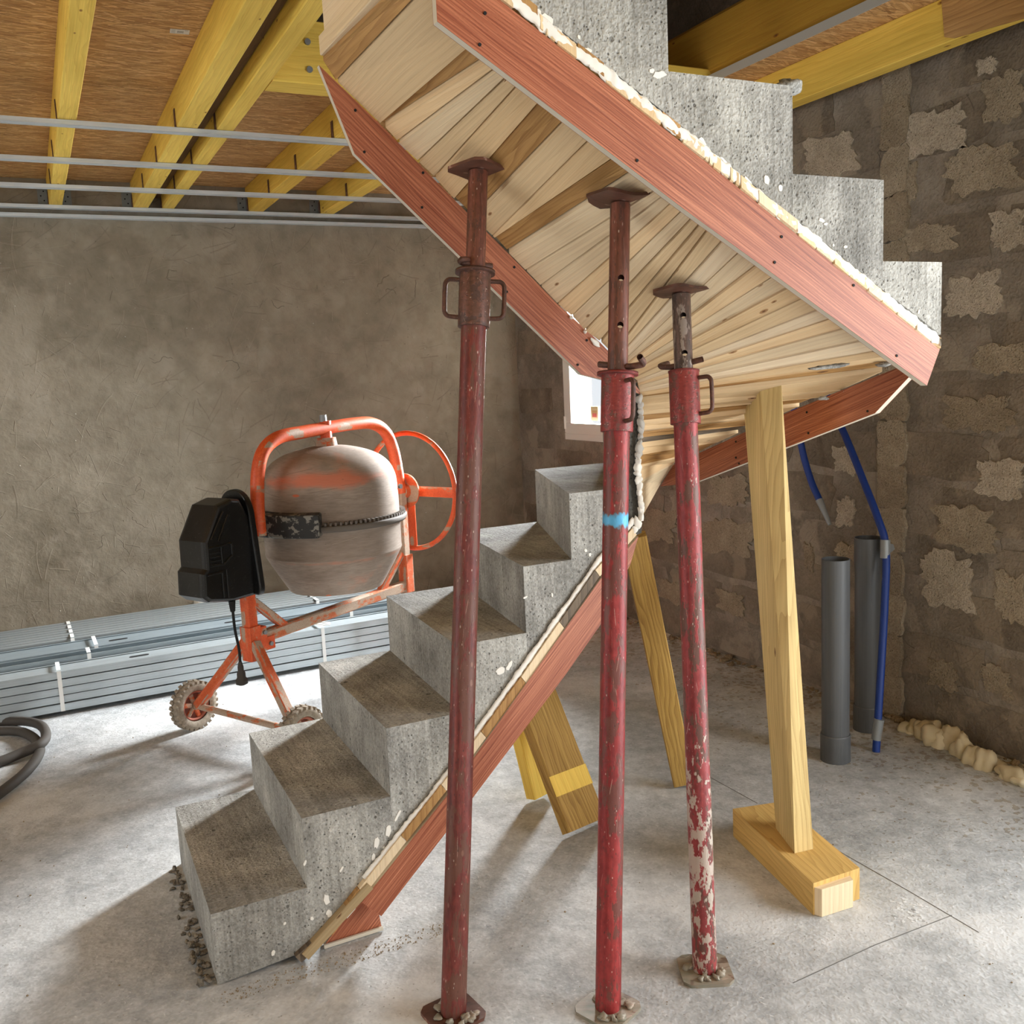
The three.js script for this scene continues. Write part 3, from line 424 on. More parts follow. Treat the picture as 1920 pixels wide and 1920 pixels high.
  // vertical boards closing the top of the flight
  const y0 = 2.245, zz = [ZI + 0.002, -1.735];
  [[0.0, 0.045, 0.696, M.pineB], [0.047, 0.16, 0.71, M.pine], [0.162, 0.276, 0.71, M.pineB]].forEach(([a, b, t, m]) => part('end_board', bar(V(t + 0.01, y0 + (a + b) / 2, zz[0]), V(t + 0.038, y0 + (a + b) / 2 + 0.015, zz[1]), 0.02, b - a, V(1, 0, 0), 0.002), m, o));
  // foam that seals the boards against the concrete
  const line = (n, f) => Array.from({ length: n + 1 }, (_, i) => f(i / n));
  const oy = (x) => (x < 1.3503 ? 2.1748 + (x - 0.8895) * (1.9168 - 2.1748) / 0.4608 : 1.9168 + (x - 1.3503) * (1.4929 - 1.9168) / 0.7366);
  part('foam_seal', bead(line(40, (t) => { const x = 0.80 + t * 1.285; return V(x, oy(x) + 0.018, ZO + 0.0); }), 0.005, 0.0115, V(0, 0, 1), V(0.5, 0.866, 0), 1101, 0.008), M.foam, o, 'white foam bead');
  part('foam_seal', bead(line(8, (t) => V(2.082 + 0.012 * t, 1.512 - 0.012 * t, ZO + 0.002 - 0.05 * t)), 0.009, 0.014, V(0, 0, 1), V(0, 1, 0), 1103), M.foam, o);
  for (let i = 0; i < 22; i++) { const t = i / 21, p = at(1199 + 3 * Math.sin(t * 9) - (t > 0.9 ? 10 * (t - 0.9) * 10 : 0), 748 + 245 * t, 2, ZI + 0.004), g = lump(0.007 + 0.005 * R(), 0.009 + 0.01 * R(), 0.006 + 0.004 * R(), 1140 + i, 0.28, 1); g.translate(p.x, p.y, p.z); part('foam_chunk', g, t < 0.45 ? tint(M.foam, '#b9b4ac') : M.foam, o); }
  for (const [px, py, w, h] of [[1116, 642, 0.018, 0.007], [1071, 595, 0.005, 0.005], [1097, 622, 0.005, 0.005]]) { const p = at(px, py, 2, ZI + 0.005), g = lump(w, h, 0.006, 1110 + px, 0.2, 1); g.rotateZ(-0.7); g.translate(p.x, p.y, p.z); part('gap_light_blob', g, M.foam, o); }  // added white blobs stand for window light showing through gaps beside the planks
  // mortar squeezed out between planks near the wall corner
  for (const [px, py, w, d, s] of [[1575, 686, 0.03, 0.012, 1], [1660, 684, 0.03, 0.02, 2], [1548, 690, 0.05, 0.006, 3], [1590, 735, 0.02, 0.006, 4], [1545, 748, 0.02, 0.007, 5]]) { const p = at(px, py, 2, py > 700 ? -2.04 : -1.86), g = lump(w, 0.006, d, 1120 + s, 0.3, 1); g.translate(p.x, p.y + 0.002, p.z); part('mortar_ooze', uvBox(g), tint(M.concrete, '#ffffff'), o); }
}

// ---------------------------------------------------------------- formwork under the lower flight
{
  const o = thing('lower_formwork', 'sloping red plywood edge board and planks under the lower stair flight', 'formwork');
  const zf = -2.318, pz = (l, z) => l.map(([x, y]) => at(x, y, 2, z));
  const board = (pts, z0, t, label) => { const b = part('edge_board', uvAlong(slab(pts.map((p) => V(p.x, p.y, p.z - 0.0012)), V(0, 0, -t + 0.0024)), V(0.72, 0.69, 0)), M.plyEdge, o, label); for (const d of [0, -t + 0.0012]) part('facing', uvAlong(slab(pts.map((p) => V(p.x, p.y, p.z + d)), V(0, 0, -0.0012)), V(0.72, 0.69, 0)), M.redPly, b); return b; };
  board(pz([[678, 1692], [715, 1718], [882, 1502], [1060, 1266], [1125, 1173], [1182, 1058], [1197, 1006], [1125, 1087], [838, 1492]], zf), zf, 0.02, 'red plywood board');
  board([V(0.548, 0.004, -2.362), V(0.708, 0.006, -2.362), V(0.70, 0.07, -2.362), V(0.675, 0.125, -2.362), V(0.62, 0.088, -2.362)], -2.362, 0.018);
  part('bottom_edge', bar(V(0.545, 0.006, -2.354), V(0.708, 0.008, -2.354), 0.010, 0.008, V(0, 1, 0), 0.001), M.plyEdge, o, 'pale plywood edge');
  const L = [[0.475, -0.004], [0.56, 0.05], [0.655, 0.137], [0.78, 0.252], [0.9037, 0.366], [1.03, 0.49], [1.16, 0.622], [1.29, 0.76], [1.4129, 0.893], [1.545, 1.0]], old = [M.pineGrey, M.pineOld, M.pineB, M.pineOld, M.pineB, M.pineOld, M.pineB, M.pineGrey, M.pineB];
  for (let i = 0; i < L.length - 1; i++) {
    const [x0, y0] = L[i], [x1, y1] = L[i + 1], e = 0.0015, d = i ? 0 : 0.006, sh = x0 > 0.95 ? (x0 - 0.95) * 0.3 : 0, sh1 = x1 > 0.95 ? (x1 - 0.95) * 0.3 : 0;
    const q = [V(x0 + e, Math.max(y0, 0.002), -2.322), V(x1, y1, -2.322), V(x1 + sh1, y1, -3.03), V(x0 + e + sh, Math.max(y0, 0.002), -3.03)];
    part('plank', uvAlong(loft2(q, q.map((p) => V(p.x - 0.014, p.y + 0.020, p.z))), V(sh, 0, -0.7)), old[i], o);
  }
  part('edge_strip', bar(V(0.487, 0.016, -2.329), V(0.672, 0.158, -2.329), 0.024, 0.026, V(0, 0, 1), 0.002), tint(M.pineB, '#bdb6a4'), o, 'greyed timber strip reaching the floor');
  part('foam_seal', bead(Array.from({ length: 30 }, (_, i) => { const t = i / 29, x = 0.66 + t * 0.885, y = x < 0.9037 ? 0.141 + (x - 0.645) * 0.915 : x < 1.4129 ? 0.378 + (x - 0.9037) * 1.043 : 0.909 + (x - 1.4129) * 0.86; return V(x, y + 0.022, ZN + 0.008); }), 0.005, 0.008, V(0, 0, 1), V(-0.7, 0.7, 0), 1201, 0.008), M.foam, o, 'white foam bead');
}

// ---------------------------------------------------------------- steel shores
const csg = new Evaluator(); csg.attributes = ['position', 'normal', 'uv'];
function shore(base, top, cBot, cTop, holes, mats, label, opts) {
  const L = top.distanceTo(base), o = thing('steel_shore', label, 'prop', base.toArray(), 0, 'steel shores under the stair');
  const body = new THREE.Group(); // only a frame to aim things along the shore
  const q = new THREE.Quaternion().setFromUnitVectors(V(0, 1, 0), top.clone().sub(base).normalize());
  const face = V(EYE.x - base.x, 0, EYE.z - base.z).normalize(), turn = new THREE.Quaternion().setFromAxisAngle(V(0, 1, 0), Math.atan2(face.x, face.z));
  const fix = (g) => { g.applyQuaternion(turn); g.applyQuaternion(q); return g; };      // local +z looks to the room, +x to the right
  const add = (n, g, m, p = o, l) => part(n, fix(g), m, p, l);
  const hollow = (r, t, y0, y1, n = 40) => { const g = new THREE.LatheGeometry([[r - t, y0], [r, y0], [r, y1], [r - t, y1], [r - t, y0]].map(([a, b]) => new THREE.Vector2(a, b)), n); return g; };
  // outer tube: one sheet of paint wrapped once round it
  { const g = new THREE.CylinderGeometry(0.03, 0.03, cBot - 0.004, 40, 1, true); g.translate(0, (cBot - 0.004) / 2 + 0.004, 0); add('outer_tube', g, mats[0]); }
  { let g = new THREE.CylinderGeometry(0.0235, 0.0235, L - cBot - 0.01, 32, 1, true); g.translate(0, cBot + (L - cBot - 0.01) / 2, 0);
    const wall = new THREE.LatheGeometry([[0.0205, cBot], [0.0235, cBot], [0.0235, L - 0.012], [0.0205, L - 0.012], [0.0205, cBot]].map(([a, b]) => new THREE.Vector2(a, b)), 32);
    let br = new Brush(wall); br.updateMatrixWorld();
    for (const h of holes) { const cy = new THREE.CylinderGeometry(0.0075, 0.0075, 0.1, 14).rotateX(Math.PI / 2); cy.translate(0.004, h, 0); const b = new Brush(cy); b.updateMatrixWorld(); br = csg.evaluate(br, b, SUBTRACTION); br.updateMatrixWorld(); }
    g = br.geometry; add('inner_tube', g, mats[1]); }
  // collar with its rim and handles
  const col = add('collar', join([hollow(0.038, 0.008, cBot - 0.002, cTop, 36), opts.rim ? hollow(0.048, 0.02, cTop - 0.006, cTop + 0.002, 36) : hollow(0.0395, 0.006, cTop - 0.004, cTop, 36)]), mats[2]);
  const hh = cTop - cBot, loop = (sx, a) => { const c = Math.cos(a), s = Math.sin(a), P = [[0.036, cTop - 0.022 * 1], [0.062, cTop - 0.022], [0.071, cTop - 0.034], [0.071, cBot + 0.034], [0.062, cBot + 0.022], [0.036, cBot + 0.02]]; return tube(P.map(([r, y]) => V(r * c, y, r * s)), 0.0055, 40, 8, false, 0.25); };
  for (const a of opts.handles) add('handle', loop(1, a), M.rust, col);
  // pin through the inner tube
  { const a = opts.pin, c = Math.cos(a), s = Math.sin(a), y = cTop + 0.014; add('pin', tube([V(-0.05 * c, y + 0.01, -0.05 * s), V(0.02 * c, y, 0.02 * s), V(0.045 * c, y, 0.045 * s), V(0.055 * c + 0.02 * s, y + 0.004, 0.055 * s - 0.0 * c), V(0.03 * c + 0.045 * s, y + 0.016, 0.03 * s + 0.045 * c)], 0.0075, 26, 8), M.rust); }
  // head plate and foot plate
  const plate = (w, y, t, turnY, bend) => { const n = 8, pos = [], g = new THREE.BoxGeometry(w, t, w, n, 1, n), p = g.attributes.position; for (let i = 0; i < p.count; i++) { let x = p.getX(i), z = p.getZ(i); const e = Math.max(0, Math.abs(x) + Math.abs(z) - w * 0.86); const k = 1 - e / (Math.abs(x) + Math.abs(z) + 1e-6); p.setX(i, x * k); p.setZ(i, z * k); p.setY(i, p.getY(i) + bend * (x * x + 0.6 * x * z) / (w * w)); } g.computeVertexNormals(); g.rotateY(turnY); g.translate(0, y, 0); return uvBox(g.toNonIndexed()); };
  const hp = plate(opts.headW ?? 0.12, L - 0.006, 0.007, opts.headTurn, opts.bend ?? 0);
  add('head_plate', hp, M.rust);
  const fp = plate(0.125, 0.004, 0.008, opts.footTurn, 0); fp.applyQuaternion(turn); part('foot_plate', fp.translate(0, 0, 0), opts.footMat ?? M.rust, o);
  const R = rng(opts.seed), crumbs = []; for (let i = 0; i < 16; i++) { const g = lump(0.006 + 0.008 * R(), 0.004 + 0.008 * R(), 0.006 + 0.008 * R(), opts.seed + i, 0.3, 1), a = R() * 6.28, r = 0.034 + 0.02 * R(); g.translate(Math.cos(a) * r, 0.011, Math.sin(a) * r); crumbs.push(uvBox(g)); }
  tag(part('cement_crumbs', join(crumbs), M.basePlate, o), null, null, null, 'stuff');
  return o;
}
shore(V(0.738, 0, -1.936), V(1.021, 1.976, -2.172), 1.625, 1.757, [], [M.tube1, M.innerTube, M.rust], 'rusty brown steel shore with a handle on each side of its collar, leaning beside the lower steps', { handles: [0, Math.PI], pin: 2.5, rim: true, headTurn: 0.75, bend: -0.01, footTurn: 0.5, seed: 1301 });
shore(V(1.0603, 0, -1.7702), V(1.279, 1.872, -1.952), 1.353, 1.488, [1.705, 1.596], [M.tube2, M.innerTube, M.collarRed], 'bright red steel shore with a light blue paint mark round its tube', { handles: [Math.PI / 2 - 0.5], pin: 0.5, rim: true, headTurn: 0.55, bend: 0.05, headW: 0.13, footTurn: 0.9, footMat: M.basePlate, seed: 1321 });
shore(V(1.3425, 0, -1.7707), V(1.503, 1.671, -2.028), 1.36, 1.493, [1.629, 1.534], [M.tube3, M.innerGrey, M.collarRed], 'red steel shore with a cement crusted foot and see-through pin holes, beside the timber post', { handles: [0.35], pin: 3.4, rim: false, headTurn: 0.8, bend: 0.02, headW: 0.115, footTurn: 0.2, footMat: M.basePlate, seed: 1341 });

// ---------------------------------------------------------------- timber post and its sole, raking braces
{
  const sole = thing('timber_sole', 'short thick timber block lying flat under the wooden post', 'timber', [1.874, 0, -2.04]);
  const c = [[-0.025, -0.24], [0.132, -0.2], [0.033, 0.225], [-0.131, 0.22]].map(([x, z]) => V(x, 0, z)), up = (l, y) => l.map((p) => V(p.x, y, p.z));
  part('block', uvAlong(loft2(up(c, 0.001), up(c, 0.093)), V(-0.105, 0, 0.44)), tint(M.yellowPale, '#fff0d2'), sole);
  const c2 = [[-0.129, 0.215], [0.0, 0.218], [-0.012, 0.245], [-0.118, 0.238]].map(([x, z]) => V(x, 0, z)); part('stub', uvAlong(loft2(up(c2, 0.001), up(c2, 0.08)), V(0, 1, 0)), M.pineB, sole, 'rounded sawn end');
  const b0 = V(1.861, 0.0935, -2.035), t0 = V(1.868, 1.418, -2.105), post = thing('timber_post', 'upright yellow timber post between its sole block and the plank formwork', 'post', b0.toArray());
  const B = [at(1490, 1600, 1, 0.0935), at(1525, 1592, 1, 0.0935)], back = V(0.058, 0, -0.142), T = [at(1425, 722, 1, 1.418), at(1465, 718, 1, 1.422)];
  const bot = [B[0], B[1], B[1].clone().add(back), B[0].clone().add(back)].map((p) => p.sub(b0)), top = [T[0], T[1], T[1].clone().add(V(0.058, -0.045, -0.142)), T[0].clone().add(V(0.058, -0.045, -0.142))].map((p) => p.sub(b0));
  part('timber', uvAlong(loft2(bot, top), V(0, 1, 0)), M.yellowPale, post);
}
{
  const plankAt = (name, label, b, t, side, w, th, mat, extra) => { const o = thing(name, label, 'brace', b.toArray()), g = bar(V(0, 0, 0), t.clone().sub(b), w, th, side, 0.003); part('timber', g, mat, o); if (extra) extra(o, t.clone().sub(b)); return o; };
  plankAt('raking_brace', 'wide brown raking plank with a bright yellow band across its foot', V(1.465, 0.02, -2.555), V(1.375, 0.78, -3.0), V(0.97, 0, -0.22), 0.16, 0.045, M.brace, (o, d) => { const a = d.clone().multiplyScalar(0.13), b = d.clone().multiplyScalar(0.205), n = V(0.97, 0, -0.22).cross(d).normalize(), off = n.multiplyScalar(n.z > 0 ? 0.023 : -0.023); part('yellow_band', bar(a.add(off), b.add(off), 0.1605, 0.002, V(0.97, 0, -0.22), 0.0005), M.yellow, o, 'bright yellow painted band'); });
  plankAt('raking_brace', 'narrow yellow brace behind the wide banded plank under the stair', V(1.455, 0.02, -2.84), V(1.37, 0.72, -2.98), V(0.97, 0, -0.24), 0.09, 0.05, M.yellow);
  plankAt('raking_brace', 'long slender brace leaning from the floor to the turn of the stair', V(1.935, 0.02, -2.655), V(1.575, 0.985, -2.385), V(0.8, 0.3, 0.5), 0.075, 0.032, M.brace);
}

// ---------------------------------------------------------------- cement mixer
{
  const o = thing('cement_mixer', 'dusty orange cement mixer with a black motor box and a hand wheel, behind the steps', 'mixer', [0.669, 0, -3.982], 0.49);
  const dust = (seed, paint, amt) => { const s = new Sheet(512, 512, paint), n = field(512, 512, 4, 8, 6, 0.6, seed); s.add(n, 40).mix(n, 0.5 - amt, 0.62 - amt, [168, 152, 134], 0.9).add(field(512, 512, 90, 90, 2, 0.6, seed + 3), 26, [1, 1, 1], 0.3).spots(200, 0.6, 2.5, [96, 80, 66], 0.6, seed + 4).spots(120, 0.6, 2.2, [206, 194, 178], 0.6, seed + 5); return s; };
  const orange = (() => { const s = dust(1501, [216, 88, 38], -0.09); return std({ map: s.color(0.3, 0.3), roughness: 0.5 }); })();
  const dusty = (() => { const s = dust(1511, [206, 98, 56], 0.06); return std({ map: s.color(0.3, 0.3), bumpMap: s.bump(0.3, 0.3), bumpScale: 0.001, roughness: 0.85 }); })();
  const caked = (() => { const s = dust(1515, [196, 108, 70], 0.16); return std({ map: s.color(0.3, 0.3), bumpMap: s.bump(0.3, 0.3), bumpScale: 0.001, roughness: 0.9 }); })();
  const drumMat = (() => { // cement film over orange paint; the paint shows in bands worn round the drum
    const s = new Sheet(1024, 1024, [140, 124, 110]), n = field(1024, 1024, 6, 5, 7, 0.6, 1521); s.add(n, 70, [1, 1, 1], 0.2).add(field(1024, 1024, 60, 160, 3, 0.6, 1523), 22, [1, 1, 1], 0.2);
    const f = new Float32Array(1024 * 1024); for (let y = 0; y < 1024; y++) { const v = y / 1024, b = Math.exp(-(((v - 0.79) / 0.045) ** 2)) * 0.3 + Math.exp(-(((v - 0.255) / 0.022) ** 2)) * 0.26 + Math.exp(-(((v - 0.14) / 0.06) ** 2)) * 0.1; for (let x = 0; x < 1024; x++) f[y * 1024 + x] = n[y * 1024 + x] + b; }
    s.mix(f, 0.66, 0.98, [208, 108, 76], 0.75); s.strokes(260, 60, 0.9, [[92, 78, 66], [190, 172, 152]], 0.35, 0, 0.5, 1527).spots(260, 0.8, 3, [92, 78, 64], 0.5, 1528, -0.2).spots(3, 9, 11, [214, 98, 58], 0.9, 1531);
    return std({ map: s.color(1, 1), bumpMap: s.bump(1, 1), bumpScale: 0.002, roughness: 0.85 }); })();
  const castIron = (() => { const s = new Sheet(256, 256, [38, 36, 34]); s.mix(field(256, 256, 10, 10, 5, 0.65, 1541), 0.53, 0.6, [140, 134, 124], 0.85, 0.2); return std({ map: s.color(0.25, 0.25), roughness: 0.7 }); })();
  const blackPlastic = (() => { const s = new Sheet(256, 256, [17, 17, 17]); s.strokes(160, 14, 0.6, [[92, 90, 86], [60, 59, 57]], 0.6, 0.6, 1.6, 1551).spots(160, 0.6, 1.5, [120, 118, 112], 0.6, 1552).add(field(256, 256, 6, 6, 4, 0.6, 1553), 16); return std({ map: s.color(0.22, 0.22), roughness: 0.3 }); })();
  const tyre = (() => { const s = new Sheet(256, 256, [150, 138, 122]); s.add(field(256, 256, 16, 16, 4, 0.6, 1561), 60, [1, 1, 1], 0.3); return std({ map: s.color(0.15, 0.15), roughness: 0.95 }); })();
  const hub = std({ color: '#a05a44', roughness: 0.75 }), P = (g) => uvBox(g);
  // wheels
  for (const s of [-1, 1]) {
    const w = new THREE.Group(); w.name = 'wheel'; w.position.set(0, 0.108, s * 0.345); o.add(w);
    const lathe = new THREE.LatheGeometry([[0.068, -0.02], [0.078, -0.026], [0.096, -0.026], [0.103, -0.018], [0.104, 0], [0.103, 0.018], [0.096, 0.026], [0.078, 0.026], [0.068, 0.02]].map((p) => new THREE.Vector2(...p)), 40).rotateX(Math.PI / 2), list = [P(lathe)];
    for (let k = 0; k < 26; k++) for (const e of [-1, 1]) { const g = new THREE.BoxGeometry(0.015, 0.012, 0.022); g.rotateY(e * 0.3); g.translate(0, 0.1035, e * 0.014); g.rotateZ((k + (e > 0 ? 0.5 : 0)) / 26 * 6.2832); list.push(P(g)); }
    part('tyre', join(list), tyre, w);
    const rim = part('rim', P(new THREE.LatheGeometry([[0.058, -0.012], [0.07, -0.016], [0.07, 0.016], [0.058, 0.012], [0.055, 0], [0.058, -0.012]].map((p) => new THREE.Vector2(...p)), 36).rotateX(Math.PI / 2)), hub, w);
    part('hub', P(new THREE.CylinderGeometry(0.018, 0.018, 0.05, 18).rotateX(Math.PI / 2)), dusty, w); part('web', P(new THREE.CylinderGeometry(0.057, 0.057, 0.004, 30).rotateX(Math.PI / 2)), std({ color: '#6a3526', roughness: 0.8 }), w);
    for (let k = 0; k < 6; k++) { const g = new RoundedBoxGeometry(0.022, 0.046, 0.022, 2, 0.008); g.translate(0, 0.036, 0); g.rotateZ(k / 6 * 6.2832 + 0.3); part('spoke', P(g), dusty, w); }
  }
  part('axle', P(rod(V(0, 0.108, -0.345), V(0, 0.108, 0.345), 0.014)), caked, o);
  for (const s of [-1, 1]) part('leg', bar(V(0, 0.112, s * 0.315), V(0.06, 0.42, s * 0.03), 0.038, 0.038, V(1, 0, 0), 0.004), dusty, o);
  part('sleeve', bar(V(0.065, 0.345, 0), V(0.065, 0.49, 0), 0.064, 0.064, V(1, 0, 0), 0.005), orange, o);
  part('column', bar(V(0.065, 0.4, 0), V(0.065, 0.7, 0), 0.05, 0.05, V(1, 0, 0), 0.005), orange, o);
  const lug = part('lug', join([box(0.095, 0.165, 0.375, 0.43, -0.03, 0.03), box(0.095, 0.125, 0.43, 0.48, -0.03, 0.03)]), orange, o); for (const [x, y] of [[0.112, 0.455], [0.14, 0.4]]) part('bolt', moved(new THREE.CylinderGeometry(0.01, 0.01, 0.012, 6).rotateX(Math.PI / 2), x, y, 0.034), M.steel, lug);
  part('main_tube', bar(V(0.13, 0.43, 0), V(1.02, 0.462, 0), 0.045, 0.05, V(0, 0, 1), 0.006), caked, o);
  part('diagonal', bar(V(0.08, 0.6, 0), V(0.25, 0.445, 0), 0.034, 0.034, V(0, 0, 1), 0.004), dusty, o); part('diagonal', bar(V(0.86, 0.47, 0), V(1.02, 0.63, 0), 0.034, 0.034, V(0, 0, 1), 0.004), dusty, o);
  part('stand', bar(V(1.045, 0.02, 0), V(1.045, 0.96, 0), 0.044, 0.044, V(1, 0, 0), 0.005), caked, o); part('stand_sleeve', bar(V(1.05, 0.43, 0), V(1.05, 0.62, 0), 0.058, 0.058, V(1, 0, 0), 0.005), dusty, o); part('foot', bar(V(1.045, 0.014, -0.22), V(1.045, 0.014, 0.22), 0.05, 0.026, V(1, 0, 0), 0.003), dusty, o);
  // drum on its bent yoke
  const DX = 0.575, drum = part('drum', (() => { const prof = [[0.001, 1.205], [0.09, 1.2], [0.19, 1.173], [0.255, 1.135], [0.29, 1.085], [0.304, 1.02], [0.307, 0.885], [0.307, 0.75], [0.3, 0.71], [0.22, 0.572], [0.21, 0.56], [0.2, 0.57], [0.28, 0.72], [0.28, 0.95]]; const pts = new THREE.SplineCurve(prof.map((p) => new THREE.Vector2(...p))).getPoints(90), g = new THREE.LatheGeometry(pts, 72), p = g.attributes.position, uv = g.attributes.uv; for (let i = 0; i < p.count; i++) uv.setY(i, (p.getY(i) - 0.55) / 0.66); g.translate(DX, 0, 0); return g; })(), drumMat, o, 'cement-coated drum');
  part('boss', P(moved(new THREE.CylinderGeometry(0.042, 0.05, 0.05, 24), DX, 1.215, 0)), dusty, o);
  part('drum_bolt', moved(new THREE.CylinderGeometry(0.011, 0.011, 0.012, 8).rotateX(Math.PI / 2), DX + 0.21, 1.0, 0.238), M.steel, drum);
  part('yoke', P(tube([[0.155, 0.86], [0.158, 1.0], [0.175, 1.13], [0.215, 1.215], [0.30, 1.262], [0.44, 1.275], [0.58, 1.283], [0.74, 1.29], [0.87, 1.285], [0.96, 1.24], [1.01, 1.15], [1.035, 1.02], [1.045, 0.93]].map(([x, y]) => V(x, y, 0)), 0.029, 90, 16)), orange, o);
  const clamp = part('clamp', P(moved(new THREE.CylinderGeometry(0.026, 0.026, 0.08, 18), DX, 1.275, 0.0)), orange, o); part('bolt', moved(new THREE.CylinderGeometry(0.016, 0.018, 0.03, 6), DX - 0.012, 1.327, 0), M.steel, clamp);
  { const list = [P(moved(new THREE.LatheGeometry([[0.302, -0.016], [0.335, -0.016], [0.34, -0.006], [0.34, 0.006], [0.335, 0.012], [0.302, 0.012], [0.302, -0.016]].map((p) => new THREE.Vector2(...p)), 80), DX, 0.872, 0))]; for (let k = 0; k < 96; k++) { const g = new THREE.BoxGeometry(0.022, 0.018, 0.0095); g.translate(0.323, 0.016, 0); g.rotateY(k / 96 * 6.2832); g.translate(DX, 0.872, 0); list.push(P(g)); } part('gear_ring', join(list), std({ color: '#5f564d', roughness: 0.75 }), o); }
  { const sh = new THREE.Shape(), a0 = 2.5, a1 = 4.3; sh.absarc(0, 0, 0.376, a0, a1, false); sh.absarc(0, 0, 0.312, a1, a0, true); const g = new THREE.ExtrudeGeometry(sh, { depth: 0.085, bevelEnabled: true, bevelSize: 0.008, bevelThickness: 0.008, bevelSegments: 2, curveSegments: 24 }); g.rotateX(Math.PI / 2); g.translate(DX, 0.935, 0); part('gear_guard', P(g), castIron, o, 'black chipped gear guard'); }
  // hand wheel
  const hw = part('hand_wheel', P(new THREE.TorusGeometry(0.29, 0.0125, 12, 72).rotateY(Math.PI / 2).translate(1.115, 0.93, 0)), orange, o);
  part('spoke', bar(V(1.115, 0.93, -0.29), V(1.115, 0.93, 0.29), 0.006, 0.05, V(1, 0, 0), 0.001), orange, hw); part('spoke', bar(V(1.118, 0.645, 0), V(1.118, 0.93, 0), 0.006, 0.05, V(1, 0, 0), 0.001), orange, hw);
  part('index_disc', P(new THREE.CylinderGeometry(0.086, 0.086, 0.008, 40).rotateZ(Math.PI / 2).translate(1.085, 0.935, 0)), dusty, hw); part('hub', P(new THREE.CylinderGeometry(0.034, 0.04, 0.06, 24).rotateZ(Math.PI / 2).translate(1.085, 0.935, 0)), dusty, hw);
  // motor box
  const prof = [[0.03, 0.665], [0.04, 0.72], [0.03, 0.95], [0.0, 1.01], [-0.03, 1.015], [-0.085, 1.0], [-0.15, 0.885], [-0.152, 0.785], [-0.168, 0.77], [-0.172, 0.695], [-0.155, 0.68], [-0.06, 0.662]], shp = new THREE.Shape(prof.map((p) => new THREE.Vector2(...p)));
  const mg = new THREE.ExtrudeGeometry(shp, { depth: 0.12, bevelEnabled: true, bevelSize: 0.014, bevelThickness: 0.022, bevelSegments: 3 }); mg.translate(0, 0, -0.06); const motor = part('motor_box', P(mg), blackPlastic, o, 'black plastic motor box'); motor.position.set(-0.006, -0.072, 0); motor.scale.set(1.1, 1.085, 1.06);
  { const q = new THREE.Shape(); q.moveTo(-0.1, 0.66); q.lineTo(0.1, 0.66); q.quadraticCurveTo(0.115, 0.665, 0.112, 0.7); q.lineTo(0.085, 0.97); q.quadraticCurveTo(0.07, 1.045, 0, 1.048); q.quadraticCurveTo(-0.07, 1.045, -0.085, 0.97); q.lineTo(-0.112, 0.7); q.quadraticCurveTo(-0.115, 0.665, -0.1, 0.66); const f = new THREE.ExtrudeGeometry(q, { depth: 0.016, bevelEnabled: true, bevelSize: 0.005, bevelThickness: 0.005, bevelSegments: 2, curveSegments: 14 }); f.rotateY(Math.PI / 2); f.translate(0.04, 0, 0); part('flange', P(f), blackPlastic, motor); }
  for (const [x0, y0, x1, y1] of [[-0.135, 0.895, -0.075, 0.99], [-0.105, 0.885, -0.055, 0.975], [-0.15, 0.865, -0.05, 0.868], [-0.15, 0.80, -0.09, 0.797], [-0.09, 0.797, -0.05, 0.825], [-0.05, 0.825, -0.05, 0.868], [-0.1, 0.675, -0.1, 0.77], [-0.08, 0.67, -0.08, 0.775], [-0.165, 0.77, -0.1, 0.77], [-0.095, 0.80, -0.095, 0.86]]) part('rib', bar(V(x0, y0, 0.083), V(x1, y1, 0.083), 0.008, 0.008, V(0, 0, 1), 0.002), blackPlastic, motor);
  for (const y of [0.815, 0.83, 0.845]) part('vent', bar(V(-0.145, y, 0.083), V(-0.1, y, 0.083), 0.003, 0.005, V(0, 0, 1), 0.001), M.black, motor);
  const cable = part('cable', tube([V(-0.06, 0.655, 0.07), V(-0.062, 0.55, 0.075), V(-0.055, 0.47, 0.08), V(-0.055, 0.41, 0.08)], 0.0052, 30, 8), M.black, motor);
  part('cable_gland', P(moved(new THREE.CylinderGeometry(0.013, 0.009, 0.04, 12), -0.06, 0.632, 0.07)), M.black, cable);
  part('plug', P(new THREE.LatheGeometry([[0.006, 0.42], [0.011, 0.4], [0.011, 0.385], [0.016, 0.375], [0.016, 0.36], [0.022, 0.35], [0.022, 0.335], [0.012, 0.33], [0.001, 0.328]].map((p) => new THREE.Vector2(...p)), 18).translate(-0.055, 0, 0.08)), std({ color: '#3a342e', roughness: 0.8 }), cable);
}

